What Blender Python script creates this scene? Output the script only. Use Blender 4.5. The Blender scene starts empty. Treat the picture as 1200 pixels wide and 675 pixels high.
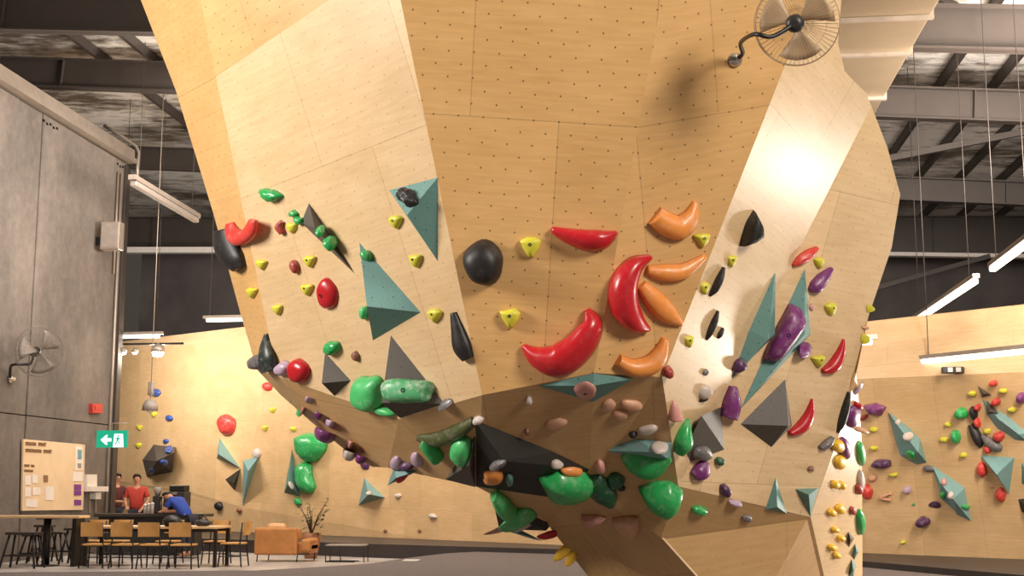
import bpy, bmesh, math, random
from mathutils import Vector, Matrix, Euler
from mathutils.geometry import intersect_ray_tri

PI = math.pi
RND = random.Random(11)
SC = bpy.context.scene
COL = SC.collection

# ------------------------------------------------------------------ camera
FPX = 1520.0
TH = math.atan(235.5 / FPX)
PH = math.atan(174.0 * math.cos(TH) / FPX)
CAM = Vector((0, 0, 1.5))
ROT = Euler((PI / 2 + TH, 0, PH)).to_matrix()
cam_data = bpy.data.cameras.new('camera')
cam_data.sensor_width = 36.0
cam_data.lens = FPX / 1200.0 * 36.0
cam_data.clip_end = 300
cam = bpy.data.objects.new('camera', cam_data)
cam.location = CAM
cam.rotation_euler = (PI / 2 + TH, 0, PH)
COL.objects.link(cam)
SC.camera = cam


def ray(px, py):
    return (ROT @ Vector(((px - 600.0) / FPX, -(py - 337.5) / FPX, -1.0))).normalized()


def at(px, py, Y):
    d = ray(px, py)
    return CAM + d * (Y / d.y)


def atz(px, py, z):
    d = ray(px, py)
    return CAM + d * ((z - CAM.z) / d.z)


def atx(px, py, x):
    d = ray(px, py)
    return CAM + d * (x / d.x)


def on(px, py, pl):
    p, n = pl
    d = ray(px, py)
    return CAM + d * ((p - CAM).dot(n) / d.dot(n))


def plane(a, b, c):
    n = (b - a).cross(c - a).normalized()
    if n.dot(a - CAM) > 0:
        n = -n
    return (a.copy(), n)


# ------------------------------------------------------------------ materials
def lin(c):
    return tuple((v / 255.0 / 12.92 if v / 255.0 <= 0.04045 else ((v / 255.0 + 0.055) / 1.055) ** 2.4) for v in c) + (1.0,)


class NT:
    def __init__(self, name):
        self.m = bpy.data.materials.new(name)
        self.m.use_nodes = True
        self.t = self.m.node_tree
        self.b = self.t.nodes['Principled BSDF']

    def n(self, typ, **kw):
        nd = self.t.nodes.new(typ)
        for k, v in kw.items():
            if k.startswith('i_'):
                key = k[2:]
                key = int(key) if key.isdigit() else key.replace('_', ' ')
                nd.inputs[key].default_value = v
            else:
                setattr(nd, k, v)
        return nd

    def l(self, a, b):
        self.t.links.new(a, b)

    def mix(self, fac, a, b, blend='MIX'):
        nd = self.n('ShaderNodeMix', data_type='RGBA', blend_type=blend)
        for idx, v in ((0, fac), (6, a), (7, b)):
            if hasattr(v, 'links'):
                self.l(v, nd.inputs[idx])
            else:
                nd.inputs[idx].default_value = v
        return nd.outputs[2]

    def ramp(self, src, p0, p1, c0=(0, 0, 0, 1), c1=(1, 1, 1, 1)):
        nd = self.n('ShaderNodeValToRGB')
        nd.color_ramp.elements[0].position = p0
        nd.color_ramp.elements[1].position = p1
        nd.color_ramp.elements[0].color = c0
        nd.color_ramp.elements[1].color = c1
        self.l(src, nd.inputs[0])
        return nd.outputs[0]

    def noise(self, vec, scale, detail=3, rough=.55):
        nd = self.n('ShaderNodeTexNoise', i_Scale=scale, i_Detail=detail, i_Roughness=rough)
        if vec is not None:
            self.l(vec, nd.inputs['Vector'])
        return nd.outputs['Fac']

    def mapping(self, vec, sc=(1, 1, 1), loc=(0, 0, 0)):
        nd = self.n('ShaderNodeMapping')
        nd.inputs['Scale'].default_value = sc
        nd.inputs['Location'].default_value = loc
        self.l(vec, nd.inputs['Vector'])
        return nd.outputs[0]

    def bump(self, h, strength=.3, dist=.01):
        nd = self.n('ShaderNodeBump', i_Strength=strength, i_Distance=dist)
        self.l(h, nd.inputs['Height'])
        self.l(nd.outputs[0], self.b.inputs['Normal'])

    def dots(self, vec, s, r):
        outs = []
        for off in (0.0, 0.5):
            v = self.n('ShaderNodeVectorMath', operation='SCALE')
            v.inputs['Scale'].default_value = 1.0 / s
            self.l(vec, v.inputs[0])
            a = self.n('ShaderNodeVectorMath', operation='ADD')
            a.inputs[1].default_value = (off, off, 0)
            self.l(v.outputs[0], a.inputs[0])
            f = self.n('ShaderNodeVectorMath', operation='FRACTION')
            self.l(a.outputs[0], f.inputs[0])
            sb = self.n('ShaderNodeVectorMath', operation='SUBTRACT')
            sb.inputs[1].default_value = (.5, .5, 0)
            self.l(f.outputs[0], sb.inputs[0])
            m = self.n('ShaderNodeVectorMath', operation='MULTIPLY')
            m.inputs[1].default_value = (1, 1, 0)
            self.l(sb.outputs[0], m.inputs[0])
            ln = self.n('ShaderNodeVectorMath', operation='LENGTH')
            self.l(m.outputs[0], ln.inputs[0])
            outs.append(ln.outputs['Value'])
        mn = self.n('ShaderNodeMath', operation='MINIMUM')
        self.l(outs[0], mn.inputs[0])
        self.l(outs[1], mn.inputs[1])
        lt = self.n('ShaderNodeMath', operation='LESS_THAN')
        lt.inputs[1].default_value = r / s
        self.l(mn.outputs[0], lt.inputs[0])
        return lt.outputs[0]


def plywood(name, c, tile=(1.2, 2.4), dot=.17, dot_r=.008, rough=.36, vary=.07, coat=.25, dot_mix=.75):
    N = NT(name)
    uv = N.n('ShaderNodeTexCoord').outputs['UV']
    base = lin(c)
    lo = tuple(v * (1 - vary) for v in base[:3]) + (1,)
    hi = tuple(min(1, v * (1 + vary)) for v in base[:3]) + (1,)
    br = N.n('ShaderNodeTexBrick', offset=.5, squash=1.0)
    br.inputs['Color1'].default_value = lo
    br.inputs['Color2'].default_value = hi
    br.inputs['Mortar'].default_value = tuple(v * .72 for v in base[:3]) + (1,)
    br.inputs['Scale'].default_value = 1.0
    br.inputs['Mortar Size'].default_value = .004
    br.inputs['Mortar Smooth'].default_value = .3
    br.inputs['Brick Width'].default_value = tile[0]
    br.inputs['Row Height'].default_value = tile[1]
    N.l(uv, br.inputs['Vector'])
    g = N.noise(N.mapping(uv, (1.2, 14, 1)), 2.2, 5, .6)
    gr = N.ramp(g, .3, .75, (.90, .87, .82, 1), (1.05, 1.05, 1.06, 1))
    c1 = N.mix(1.0, br.outputs['Color'], gr, 'MULTIPLY')
    bl = N.ramp(N.noise(N.mapping(uv, (1, 1.6, 1), (3, 7, 0)), 1.3, 4, .6), .35, .7, (.93, .89, .82, 1), (1.04, 1.04, 1.05, 1))
    c2 = N.mix(1.0, c1, bl, 'MULTIPLY')
    kn = N.ramp(N.noise(N.mapping(uv, (2.2, 5, 1), (9, 1, 0)), 2.6, 5, .7), .66, .78)
    c3 = N.mix(N.mix(.3, (0, 0, 0, 1), kn), c2, tuple(v * .7 for v in base[:3]) + (1,))
    if dot:
        d = N.dots(uv, dot, dot_r)
        c3 = N.mix(N.mix(dot_mix, (0, 0, 0, 1), d), c3, lin((96, 66, 36)))
    N.l(c3, N.b.inputs['Base Color'])
    N.b.inputs['Roughness'].default_value = rough
    N.b.inputs['Coat Weight'].default_value = coat
    N.b.inputs['Coat Roughness'].default_value = .22
    N.bump(g, .06, .004)
    return N.m


def plain(name, c, rough=.5, metal=0.0, var=.12, scale=8.0, bump=.0, coat=0.0):
    N = NT(name)
    oc = N.n('ShaderNodeTexCoord').outputs['Object']
    base = lin(c)
    nz = N.noise(oc, scale, 4, .6)
    lo = tuple(v * (1 - var) for v in base[:3]) + (1,)
    hi = tuple(min(1, v * (1 + var)) for v in base[:3]) + (1,)
    N.l(N.ramp(nz, .3, .7, lo, hi), N.b.inputs['Base Color'])
    N.b.inputs['Roughness'].default_value = rough
    N.b.inputs['Metallic'].default_value = metal
    N.b.inputs['Coat Weight'].default_value = coat
    if bump:
        N.bump(N.noise(oc, scale * 6, 4, .6), bump, .006)
    return N.m


def hold_mat(name, c, rough=.36, chalk=.22, coat=.1):
    N = NT(name)
    oc = N.n('ShaderNodeTexCoord').outputs['Object']
    base = lin(c)
    lo = tuple(v * .86 for v in base[:3]) + (1,)
    c1 = N.mix(N.noise(oc, 26, 3), lo, base)
    ch = N.ramp(N.noise(oc, 13, 5, .7), .50, .74)
    c2 = N.mix(N.mix(chalk, (0, 0, 0, 1), ch), c1, lin((226, 216, 208)))
    N.l(c2, N.b.inputs['Base Color'])
    N.b.inputs['Roughness'].default_value = rough
    N.b.inputs['Coat Weight'].default_value = coat
    N.bump(N.noise(oc, 120, 3), .10, .003)
    return N.m


def volume_mat(name, c, rough=.55):
    N = NT(name)
    uv = N.n('ShaderNodeTexCoord').outputs['UV']
    base = lin(c)
    g = N.noise(uv, 60, 3, .7)
    lo = tuple(v * .85 for v in base[:3]) + (1,)
    hi = tuple(min(1, v * 1.1) for v in base[:3]) + (1,)
    c1 = N.ramp(g, .3, .7, lo, hi)
    c2 = N.mix(N.dots(uv, .16, .006), c1, tuple(v * .45 for v in base[:3]) + (1,))
    N.l(c2, N.b.inputs['Base Color'])
    N.b.inputs['Roughness'].default_value = rough
    N.bump(g, .12, .003)
    return N.m


def emis(name, c, s):
    N = NT(name)
    N.b.inputs['Base Color'].default_value = tuple(v * .25 for v in lin(c)[:3]) + (1,)
    N.b.inputs['Emission Color'].default_value = lin(c)
    N.b.inputs['Emission Strength'].default_value = s
    return N.m


def concrete(name, c):
    N = NT(name)
    oc = N.n('ShaderNodeTexCoord').outputs['Object']
    base = lin(c)
    a = N.noise(N.mapping(oc, (1, .5, .28)), .9, 6, .65)
    lo = tuple(v * .62 for v in base[:3]) + (1,)
    hi = tuple(min(1, v * 1.3) for v in base[:3]) + (1,)
    c1 = N.ramp(a, .32, .70, lo, hi)
    s = N.ramp(N.noise(oc, 5, 6, .7), .40, .65, (.82, .82, .82, 1), (1.06, 1.06, 1.06, 1))
    N.l(N.mix(1.0, c1, s, 'MULTIPLY'), N.b.inputs['Base Color'])
    N.b.inputs['Roughness'].default_value = .75
    N.bump(N.noise(oc, 30, 4), .12, .01)
    return N.m


def foil(name):
    N = NT(name)
    oc = N.n('ShaderNodeTexCoord').outputs['Object']
    a = N.noise(N.mapping(oc, (.55, 1.5, .0)), 2.4, 5, .72)
    b = N.noise(N.mapping(oc, (.35, .5, 1)), 1.0, 3, .5)
    mul = N.n('ShaderNodeMath', operation='MULTIPLY')
    N.l(a, mul.inputs[0])
    N.l(b, mul.inputs[1])
    N.l(N.ramp(mul.outputs[0], .18, .30, lin((112, 99, 86)), lin((255, 248, 240))), N.b.inputs['Base Color'])
    N.b.inputs['Metallic'].default_value = .2
    N.b.inputs['Roughness'].default_value = .38
    N.bump(a, .5, .06)
    return N.m


M = {}
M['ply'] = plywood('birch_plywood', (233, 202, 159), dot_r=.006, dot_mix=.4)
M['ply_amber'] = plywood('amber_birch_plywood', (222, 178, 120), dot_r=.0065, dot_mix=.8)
M['ply_shaded'] = plywood('shaded_birch_plywood', (206, 168, 118), dot=.17, dot_r=.005, dot_mix=.4)  # darker copy of the birch; shade of the undersides put into its colour
M['ply_far'] = plywood('wall_plywood', (226, 190, 142), tile=(1.2, 2.4), dot=.2, dot_r=.007, rough=.45, dot_mix=.2)
M['ply_fascia'] = plywood('fascia_plywood', (226, 192, 150), tile=(2.4, 1.2), dot=0, rough=.5)
M['concrete'] = concrete('concrete', (122, 112, 103))
M['floor'] = concrete('polished_concrete', (190, 181, 173))
M['floor'].node_tree.nodes['Principled BSDF'].inputs['Roughness'].default_value = .35
M['mat_grey'] = plain('grey_carpet', (104, 94, 90), .85, var=.14, scale=14, bump=.2)
M['mat_dark'] = plain('dark_vinyl', (56, 49, 47), .45, var=.1, scale=3)
M['steel'] = plain('painted_steel', (64, 56, 51), .5, .1, scale=2)
M['steel_light'] = plain('galvanised_steel', (168, 154, 140), .38, .35, scale=3)
M['foil'] = foil('foil_insulation')
M['duct'] = plain('duct_sheet', (156, 138, 114), .42, .5, var=.06, scale=1.2)
M['backwall'] = plain('dark_wall_cladding', (92, 84, 82), .7, var=.25, scale=.8)
M['black_metal'] = plain('black_metal', (30, 27, 25), .45, .2)
M['grey_plastic'] = plain('grey_plastic', (150, 138, 128), .5)
M['dark_plastic'] = plain('dark_plastic', (44, 40, 38), .45)
M['white_plastic'] = plain('white_plastic', (228, 220, 212), .45, var=.04)
M['chrome'] = plain('chrome', (210, 204, 196), .2, .9)
M['wire'] = plain('cage_wire', (172, 144, 112), .5, .1)
M['wire_dull'] = plain('dull_cage_wire', (116, 105, 95), .5, .2)
M['wood_chair'] = plain('oak_veneer', (206, 154, 88), .45, var=.15, scale=5)
M['wood_pale'] = plain('pale_timber', (222, 186, 138), .45, var=.12, scale=4)
M['black_top'] = plain('black_laminate', (52, 44, 40), .4)
M['leather'] = plain('tan_leather', (186, 124, 66), .5, var=.14, scale=5)
M['leather_lt'] = plain('light_tan_leather', (208, 158, 106), .5, var=.12, scale=6)
M['skin'] = plain('skin', (204, 148, 116), .5, var=.06)
M['hair'] = plain('brown_hair', (48, 34, 26), .6)
M['hair_black'] = plain('black_hair', (26, 22, 22), .6)
M['shirt_red'] = plain('red_cotton', (186, 62, 50), .8)
M['shirt_maroon'] = plain('maroon_cotton', (82, 28, 28), .8)
M['shirt_blue'] = plain('blue_cotton', (38, 66, 150), .8)
M['trousers'] = plain('dark_denim', (40, 40, 50), .85)
M['leaf'] = plain('leaf_green', (62, 78, 40), .5, var=.3)
M['stem'] = plain('plant_stem', (78, 56, 34), .7)
M['pot'] = plain('terracotta', (150, 100, 66), .7)
M['board'] = plain('plywood_board', (238, 208, 168), .5, var=.05, scale=3)
M['paper'] = plain('white_paper', (240, 228, 216), .7, var=.04)
M['print_brown'] = plain('brown_print', (150, 112, 76), .7, var=.05)
M['print_purple'] = plain('purple_print', (130, 60, 140), .6, var=.05)
M['print_teal'] = plain('teal_print', (120, 160, 165), .6, var=.05)
M['red_box'] = plain('red_enamel', (196, 52, 48), .4)
M['exit_green'] = emis('lit_green_panel', (10, 168, 130), .9)
M['exit_white'] = emis('lit_white_panel', (240, 252, 252), 1.3)
M['tube'] = emis('lit_tube', (255, 246, 232), 5.0)
M['bulb'] = emis('lit_bulb', (255, 236, 206), 60.0)
M['teal'] = volume_mat('teal_paint', (104, 146, 140))
M['teal_pale'] = volume_mat('pale_teal_paint', (122, 160, 158))
M['charcoal'] = volume_mat('charcoal_paint', (88, 80, 72))
M['coal'] = volume_mat('black_paint', (40, 35, 30))

HC = dict(yellow=(222, 214, 66), green=(46, 172, 90), bright_green=(78, 196, 112), dark_green=(28, 92, 56), red=(196, 30, 40),
          light_red=(216, 64, 54), orange=(240, 150, 70), black=(34, 30, 30), grey=(110, 104, 104), purple=(124, 52, 116),
          deep_purple=(84, 44, 84), lilac=(196, 168, 190), peach=(218, 164, 130), white=(212, 197, 188), blue=(52, 84, 160),
          brown=(140, 84, 60), amber=(246, 196, 54), pink=(214, 150, 140), teal_hold=(80, 128, 118), rust=(170, 64, 54), slate=(44, 52, 48), olive=(82, 88, 48), chalky_green=(84, 168, 112))
for k, v in HC.items():
    M['h_' + k] = hold_mat(k + '_resin', v, chalk=(.05 if k in ('black', 'white', 'yellow', 'amber', 'red') else .85 if k == 'chalky_green' else .3), rough=(.3 if k in ('red', 'green') else .5 if k == 'black' else .42), coat=(0.0 if k == 'black' else .1))


# ------------------------------------------------------------------ object helpers
def link(name, mesh, parent=None, loc=None):
    o = bpy.data.objects.new(name, mesh)
    COL.objects.link(o)
    if parent is not None:
        o.parent = parent
    if loc is not None:
        o.location = loc
    return o


def tag(o, label=None, cat=None, group=None, kind=None):
    if label:
        o['label'] = label
    if cat:
        o['category'] = cat
    if group:
        o['group'] = group
    if kind:
        o['kind'] = kind
    return o


def thing(name, label, cat, loc=(0, 0, 0), rz=0.0, group=None):
    o = bpy.data.objects.new(name, None)
    o.empty_display_size = .1
    COL.objects.link(o)
    o.location = loc
    o.rotation_euler = (0, 0, rz)
    return tag(o, label, cat, group)


class MB:
    """collects shapes into one mesh"""

    def __init__(self):
        self.bm = bmesh.new()
        self.uv = None

    def box(self, c, s, rot=None, bev=0.0):
        r = bmesh.ops.create_cube(self.bm, size=1.0)
        vs = r['verts']
        bmesh.ops.scale(self.bm, vec=Vector(s), verts=vs)
        if bev:
            es = list({e for v in vs for e in v.link_edges})
            rb = bmesh.ops.bevel(self.bm, geom=es, offset=bev, segments=2, affect='EDGES', profile=.5)
            vs = [v for v in {v for f in rb['faces'] for v in f.verts} | {v for v in vs if v.is_valid}]
        if rot is not None:
            bmesh.ops.rotate(self.bm, cent=(0, 0, 0), matrix=rot, verts=vs)
        bmesh.ops.translate(self.bm, vec=Vector(c), verts=vs)
        return self

    def tube(self, pts, r, seg=8, close=False):
        pts = [Vector(p) for p in pts]
        n = len(pts)
        rs = r if isinstance(r, (list, tuple)) else [r] * n
        rings = []
        up = None
        for i, p in enumerate(pts):
            if close:
                t = (pts[(i + 1) % n] - pts[i - 1]).normalized()
            else:
                t = (pts[min(i + 1, n - 1)] - pts[max(i - 1, 0)]).normalized()
            if up is None:
                up = Vector((0, 0, 1)) if abs(t.z) < .9 else Vector((1, 0, 0))
            a = (up - t * up.dot(t))
            if a.length < 1e-5:
                a = t.orthogonal()
            a.normalize()
            up = a
            b = t.cross(a)
            rings.append([self.bm.verts.new(p + (a * math.cos(2 * PI * k / seg) + b * math.sin(2 * PI * k / seg)) * rs[i]) for k in range(seg)])
        m = n if close else n - 1
        for i in range(m):
            A, B = rings[i], rings[(i + 1) % n]
            for k in range(seg):
                f = self.bm.faces.new((A[k], A[(k + 1) % seg], B[(k + 1) % seg], B[k]))
                f.smooth = True
        if not close:
            self.bm.faces.new(rings[0][::-1])
            self.bm.faces.new(rings[-1])
        return self

    def lathe(self, prof, c=(0, 0, 0), axis=None, seg=18):
        """prof: list of (radius, height); axis: direction"""
        ax = Vector(axis or (0, 0, 1)).normalized()
        a = ax.orthogonal().normalized()
        b = ax.cross(a)
        c = Vector(c)
        rings = []
        for r, h in prof:
            rings.append([self.bm.verts.new(c + ax * h + (a * math.cos(2 * PI * k / seg) + b * math.sin(2 * PI * k / seg)) * max(r, 1e-4)) for k in range(seg)])
        for A, B in zip(rings, rings[1:]):
            for k in range(seg):
                f = self.bm.faces.new((A[k], A[(k + 1) % seg], B[(k + 1) % seg], B[k]))
                f.smooth = True
        self.bm.faces.new(rings[0][::-1])
        self.bm.faces.new(rings[-1])
        return self

    def prism(self, pts, d):
        """polygon pts (3D) extruded along d"""
        d = Vector(d)
        A = [self.bm.verts.new(Vector(p)) for p in pts]
        B = [self.bm.verts.new(Vector(p) + d) for p in pts]
        n = len(A)
        self.bm.faces.new(A)
        self.bm.faces.new(B[::-1])
        for i in range(n):
            self.bm.faces.new((A[i], B[i], B[(i + 1) % n], A[(i + 1) % n]))
        return self

    def build(self, name, mat, parent=None, loc=None):
        bmesh.ops.recalc_face_normals(self.bm, faces=self.bm.faces)
        me = bpy.data.meshes.new(name)
        self.bm.to_mesh(me)
        self.bm.free()
        me.materials.append(mat)
        return link(name, me, parent, loc)


def children(o):
    return [c for c in bpy.data.objects if c.parent is o]


def copy_tree(o, parent=None):
    c = o.copy()
    COL.objects.link(c)
    c.parent = parent
    for ch in children(o):
        copy_tree(ch, c)
    return c


# ------------------------------------------------------------------ surfaces that carry holds
SURF = []      # (poly, normal)


def reg(poly):
    n = (poly[1] - poly[0]).cross(poly[2] - poly[0])
    if n.length < 1e-9:
        return
    n.normalize()
    if n.dot(poly[0] - CAM) > 0:
        n = -n
    SURF.append(([p.copy() for p in poly], n))


def cast(px, py):
    d = ray(px, py)
    best = None
    for poly, n in SURF:
        for i in range(1, len(poly) - 1):
            h = intersect_ray_tri(poly[0], poly[i], poly[i + 1], d, CAM, True)
            if h is not None and (h - CAM).dot(d) > 0:
                t = (h - CAM).length
                if best is None or t < best[0] - 1e-4:
                    best = (t, h, n)
    if best is None:
        raise ValueError('no surface at %s %s' % (px, py))
    return (best[1], best[2])


def panel(name, polys, mat, parent, org, udir, loc, thick=.02, register=True, kind=None):
    """plywood sheet(s): polys of world points; uv in metres from pixel org along pixel udir"""
    P0 = polys[0]
    n = (P0[1] - P0[0]).cross(P0[2] - P0[0]).normalized()
    if n.dot(P0[0] - CAM) > 0:
        n = -n
    pl = (P0[0], n)
    O = on(org[0], org[1], pl)
    U = (on(udir[0], udir[1], pl) - O).normalized()
    V = n.cross(U)
    bm = bmesh.new()
    uvl = bm.loops.layers.uv.new('UVMap')
    for poly in polys:
        nn = (poly[1] - poly[0]).cross(poly[2] - poly[0]).normalized()
        if nn.dot(poly[0] - CAM) > 0:
            nn = -nn
        A = [bm.verts.new(p - loc) for p in poly]
        B = [bm.verts.new(p - nn * thick - loc) for p in poly]
        k = len(A)
        bm.faces.new(A)
        bm.faces.new(B[::-1])
        for i in range(k):
            bm.faces.new((A[i], B[i], B[(i + 1) % k], A[(i + 1) % k]))
        if register:
            reg(poly)
    for f in bm.faces:
        for lp in f.loops:
            q = lp.vert.co + loc - O
            lp[uvl].uv = (q.dot(U), q.dot(V))
    bmesh.ops.recalc_face_normals(bm, faces=bm.faces)
    me = bpy.data.meshes.new(name)
    bm.to_mesh(me)
    bm.free()
    me.materials.append(mat)
    o = link(name, me, parent, None if parent else loc)
    return o


# ------------------------------------------------------------------ the boulder
a565 = at(565, 463, 9.0)
a470 = at(470, 0, 8.1)
a775 = at(775, 0, 8.1)
F4 = plane(a565, a470, a775)
t458 = on(459, -50, F4)
t784 = on(784, -50, F4)
a696 = on(696, 437, F4)
a732 = on(733, 225, F4)
a902 = at(902, 122, 8.68)
F5 = plane(a696, t784, a902)
t943 = on(969.7, -50, F5)
a776 = on(776, 442, F5)
a1007 = at(1007, 153, 9.85)
F6 = plane(a776, a902, a1007)
a795 = on(795, 570, F6)
t975 = on(990, -50, F6)
a982 = on(982, 50, F6)
a990 = on(990, 83, F6)
a1002 = on(994, 88, F6)
a1055 = at(1055, 228, 10.4)
F7 = plane(a1007, a795, a1055)
a1045 = on(1045, 290, F7)
a1018 = on(1018, 370, F7)
a1003 = on(1003, 435, F7)
a985 = on(985, 505, F7)
a950 = on(950, 606, F7)
a1015 = on(1015, 109, F6)
a1028 = on(1021.3, 124.5, F6)
a1028 = (a1028 + on(1021.3, 124.5, F7)) / 2
a1040 = on(1040, 173, F7)
a253 = at(253, 90, 9.5)
F3 = plane(a565, t458, a253)
a325 = on(325, 441, F3)
a468 = on(468, 491, F3)
t225 = at(225, -50, 9.2)
a165 = at(165, 0, 10.5)
F1 = plane(a253, a325, a165)
sil_left = [on(x, y, F1) for x, y in ((143, -50), (165, 0), (206, 106), (250, 250), (283, 372), (301, 433))]
a301 = sil_left[-1]
a454 = at(454, 548, 10.3)
U1 = plane(a301, a468, a454)
u1low = [on(x, y, U1) for x, y in ((328, 462), (371, 500), (404, 527), (436, 547))]
a558 = at(558, 570, 9.95)
a690 = at(690, 575, 10.2)
a775b = at(775, 630, 10.45)
a640 = at(640, 612, 10.8)
a656 = at(656, 633, 11.0)
b741 = at(741, 742, 11.25)
b876 = at(876, 742, 11.0)
b981 = at(981, 742, 10.9)
_d = ray(925, 190)
_p = on(925, 190, F6)
_r = _d - 2 * _d.dot(F6[1]) * F6[1]
print('F6', _p, F6[1], 'refl', _r, 'F7n', F7[1], 'F8n', F8n if 'F8n' in globals() else '', 'F3n', F3[1], 'F4n', F4[1], 'F5n', F5[1])
print('boulder depths', {k: round(v.y, 2) for k, v in dict(a795=a795, a776=a776, a950=a950, a985=a985, a1003=a1003, a301=a301, a468=a468, a325=a325, a696=a696).items()})
a1010 = at(1010, 520, a985.y + .55)
F8 = plane(a985, a950, a1010)
a1003b = on(1003.5, 437, F8)
b1011 = on(1011, 742, F8)
b981 = on(981, 742, F8)
BL = Vector((0.0, 10.8, .2))
boulder = thing('climbing_boulder', 'huge faceted plywood climbing boulder overhanging in the middle of the hall', 'climbing boulder', BL)
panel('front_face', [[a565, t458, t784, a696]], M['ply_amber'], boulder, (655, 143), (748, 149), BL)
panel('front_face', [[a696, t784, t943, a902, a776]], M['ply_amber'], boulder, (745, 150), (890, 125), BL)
panel('side_face', [[a776, a902, t943, t975, a982, a990, a1002, a1015, a1028, a795]], M['ply'], boulder, (920, 135), (985, 185), BL)
panel('side_face', [[a1028, a1040, a1055, a1045, a1018, a1003, a985, a950, a795]], M['ply'], boulder, (985, 225), (1050, 240), BL)
panel('end_face', [[a985, a1003b, a1010, b1011, b981, a950]], M['ply'], boulder, (985, 600), (1005, 598), BL)
panel('side_face', [[a565, t458, a253, a325, a468]], M['ply'], boulder, (500, 146), (330, 214), BL)
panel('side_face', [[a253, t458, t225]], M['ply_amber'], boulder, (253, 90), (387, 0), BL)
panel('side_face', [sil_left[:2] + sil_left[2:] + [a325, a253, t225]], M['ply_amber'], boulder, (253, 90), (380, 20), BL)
tag(panel('underside', [[a301, a325, a468, a454] + u1low[::-1]], M['ply_shaded'], boulder, (301, 433), (468, 491), BL), 'shaded tan underside ledge of the left face')
panel('underside', [[a468, a565, a558, a454]], M['ply_shaded'], boulder, (468, 491), (565, 463), BL)
panel('underside', [[a565, a696, a690], [a696, a776, a690], [a776, a795, a690], [a565, a690, a558]], M['ply_shaded'], boulder, (565, 463), (776, 442), BL)
panel('underside', [[a795, a950, a775b], [a795, a775b, a690]], M['ply_shaded'], boulder, (795, 570), (950, 607), BL)
panel('base_face', [[a775b, a950, b981, b876]], M['ply_shaded'], boulder, (776, 630), (950, 606), BL)
panel('base_face', [[a558, a690, a640], [a690, a775b, a640], [a640, a775b, b876], [a640, b876, b741], [a640, b741, a656]], M['ply_shaded'], boulder, (690, 600), (790, 640), BL)
# rear shell closes the boulder behind its outline
loop = [t458, t784, t943, t975, a982, a990, a1002, a1015, a1028, a1040, a1055, a1045, a1018, a1003b, a1010, b1011, b981, b876, b741, a656, a640, a558, a454] + u1low[::-1] + sil_left[::-1] + [t225]
bm = bmesh.new()
uvl = bm.loops.layers.uv.new('UVMap')
cen = Vector((-.6, 13.5, 0))
ra = [bm.verts.new(p - BL) for p in loop]
rb = []
for p in loop:
    q = Vector((cen.x + (p.x - cen.x) * .72, max(13.2, p.y + 1.5), max(.2, p.z)))
    if p.z < .5:
        q.z = .2
    rb.append(bm.verts.new(q - BL))
for i in range(len(ra)):
    j = (i + 1) % len(ra)
    bm.faces.new((ra[i], ra[j], rb[j], rb[i]))
bm.faces.new(rb)
fl = [f for f in bm.faces]
bmesh.ops.triangulate(bm, faces=fl)
bmesh.ops.recalc_face_normals(bm, faces=bm.faces)
for f in bm.faces:
    for lp in f.loops:
        lp[uvl].uv = (lp.vert.co.x, lp.vert.co.z)
me = bpy.data.meshes.new('rear_shell')
bm.to_mesh(me)
bm.free()
me.materials.append(M['ply_shaded'])
link('rear_shell', me, boulder)

# ------------------------------------------------------------------ room setting
SX0, SX1 = -13.5, 16.0


def slab(name, pts, d, mat, label=None):
    mb = MB()
    mb.prism(pts, d)
    o = mb.build(name, mat)
    tag(o, label, None, None, 'structure')
    return o


slab('floor', [(-20, -4, 0), (20, -4, 0), (20, 50, 0), (-20, 50, 0)], (0, 0, -.1), M['floor'])
def roof_z(x):
    return 11.2 - .038 * x


slab('ceiling', [(-20, -4, roof_z(-20)), (20, -4, roof_z(20)), (20, 50, roof_z(20)), (-20, 50, roof_z(-20))], (0, 0, .1), M['foil'])
slab('wall_rear', [(-20, 48, 0), (20, 48, 0), (20, 48, roof_z(20)), (-20, 48, roof_z(-20))], (0, .2, 0), M['backwall'])
# concrete side wall with panel joints
WX = SX0
WY = 31.2
mb = MB()
edges = [16.0, 25.5, 26.6, WY]
for i, (y0, y1) in enumerate(zip(edges, edges[1:])):
    for z0, z1 in ((0, 3.05), (3.07, 9.75)):
        mb.box((WX - .15 - (.02 if i == 1 else 0), (y0 + y1) / 2, (z0 + z1) / 2), (.3, y1 - y0 - .03, z1 - z0), bev=.01)
tag(mb.build('wall_left', M['concrete']), kind='structure')
# steel corner post and conduits at the end of the concrete wall
mb = MB()
mb.box((WX - .14, WY + .12, 4.85), (.30, .2, 9.7), bev=.01)
mb.box((WX + .02, WY - .12, 4.85), (.10, .14, 9.7), bev=.01)
tag(mb.build('trim_1', M['steel']), kind='structure')
mb = MB()
mb.tube([(WX + .06, WY - .45, .2), (WX + .06, WY - .45, 9.4)], .035)
mb.tube([(WX + .06, WY - .65, 6.8), (WX + .06, WY - .65, 9.4)], .03)
tag(mb.build('conduit', M['steel_light']), 'grey vertical conduits up the end of the concrete wall', 'conduit')
# steel edge along wall top
mb = MB()
mb.box((WX + .05, 26.3, 9.85), (.35, 10.0, .12))
mb.box((WX + .1, 26.3, 10.0), (.1, 10.0, .3))
tag(mb.build('trim_2', M['steel_light']), kind='structure')
mb = MB()
for y, z in ((26.6, 9.6), (30.6, 9.62)):
    for k in range(5):
        mb.box((WX + .01, y + k * .16, z - .03 * (k % 2)), (.02, .07, .05))
tag(mb.build('trim_3', M['black_metal']), kind='structure')

# climbing wall at the back left: tilted plywood facets
def bfloor(px, py, z=.3):
    return atz(px, py, z)


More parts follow.
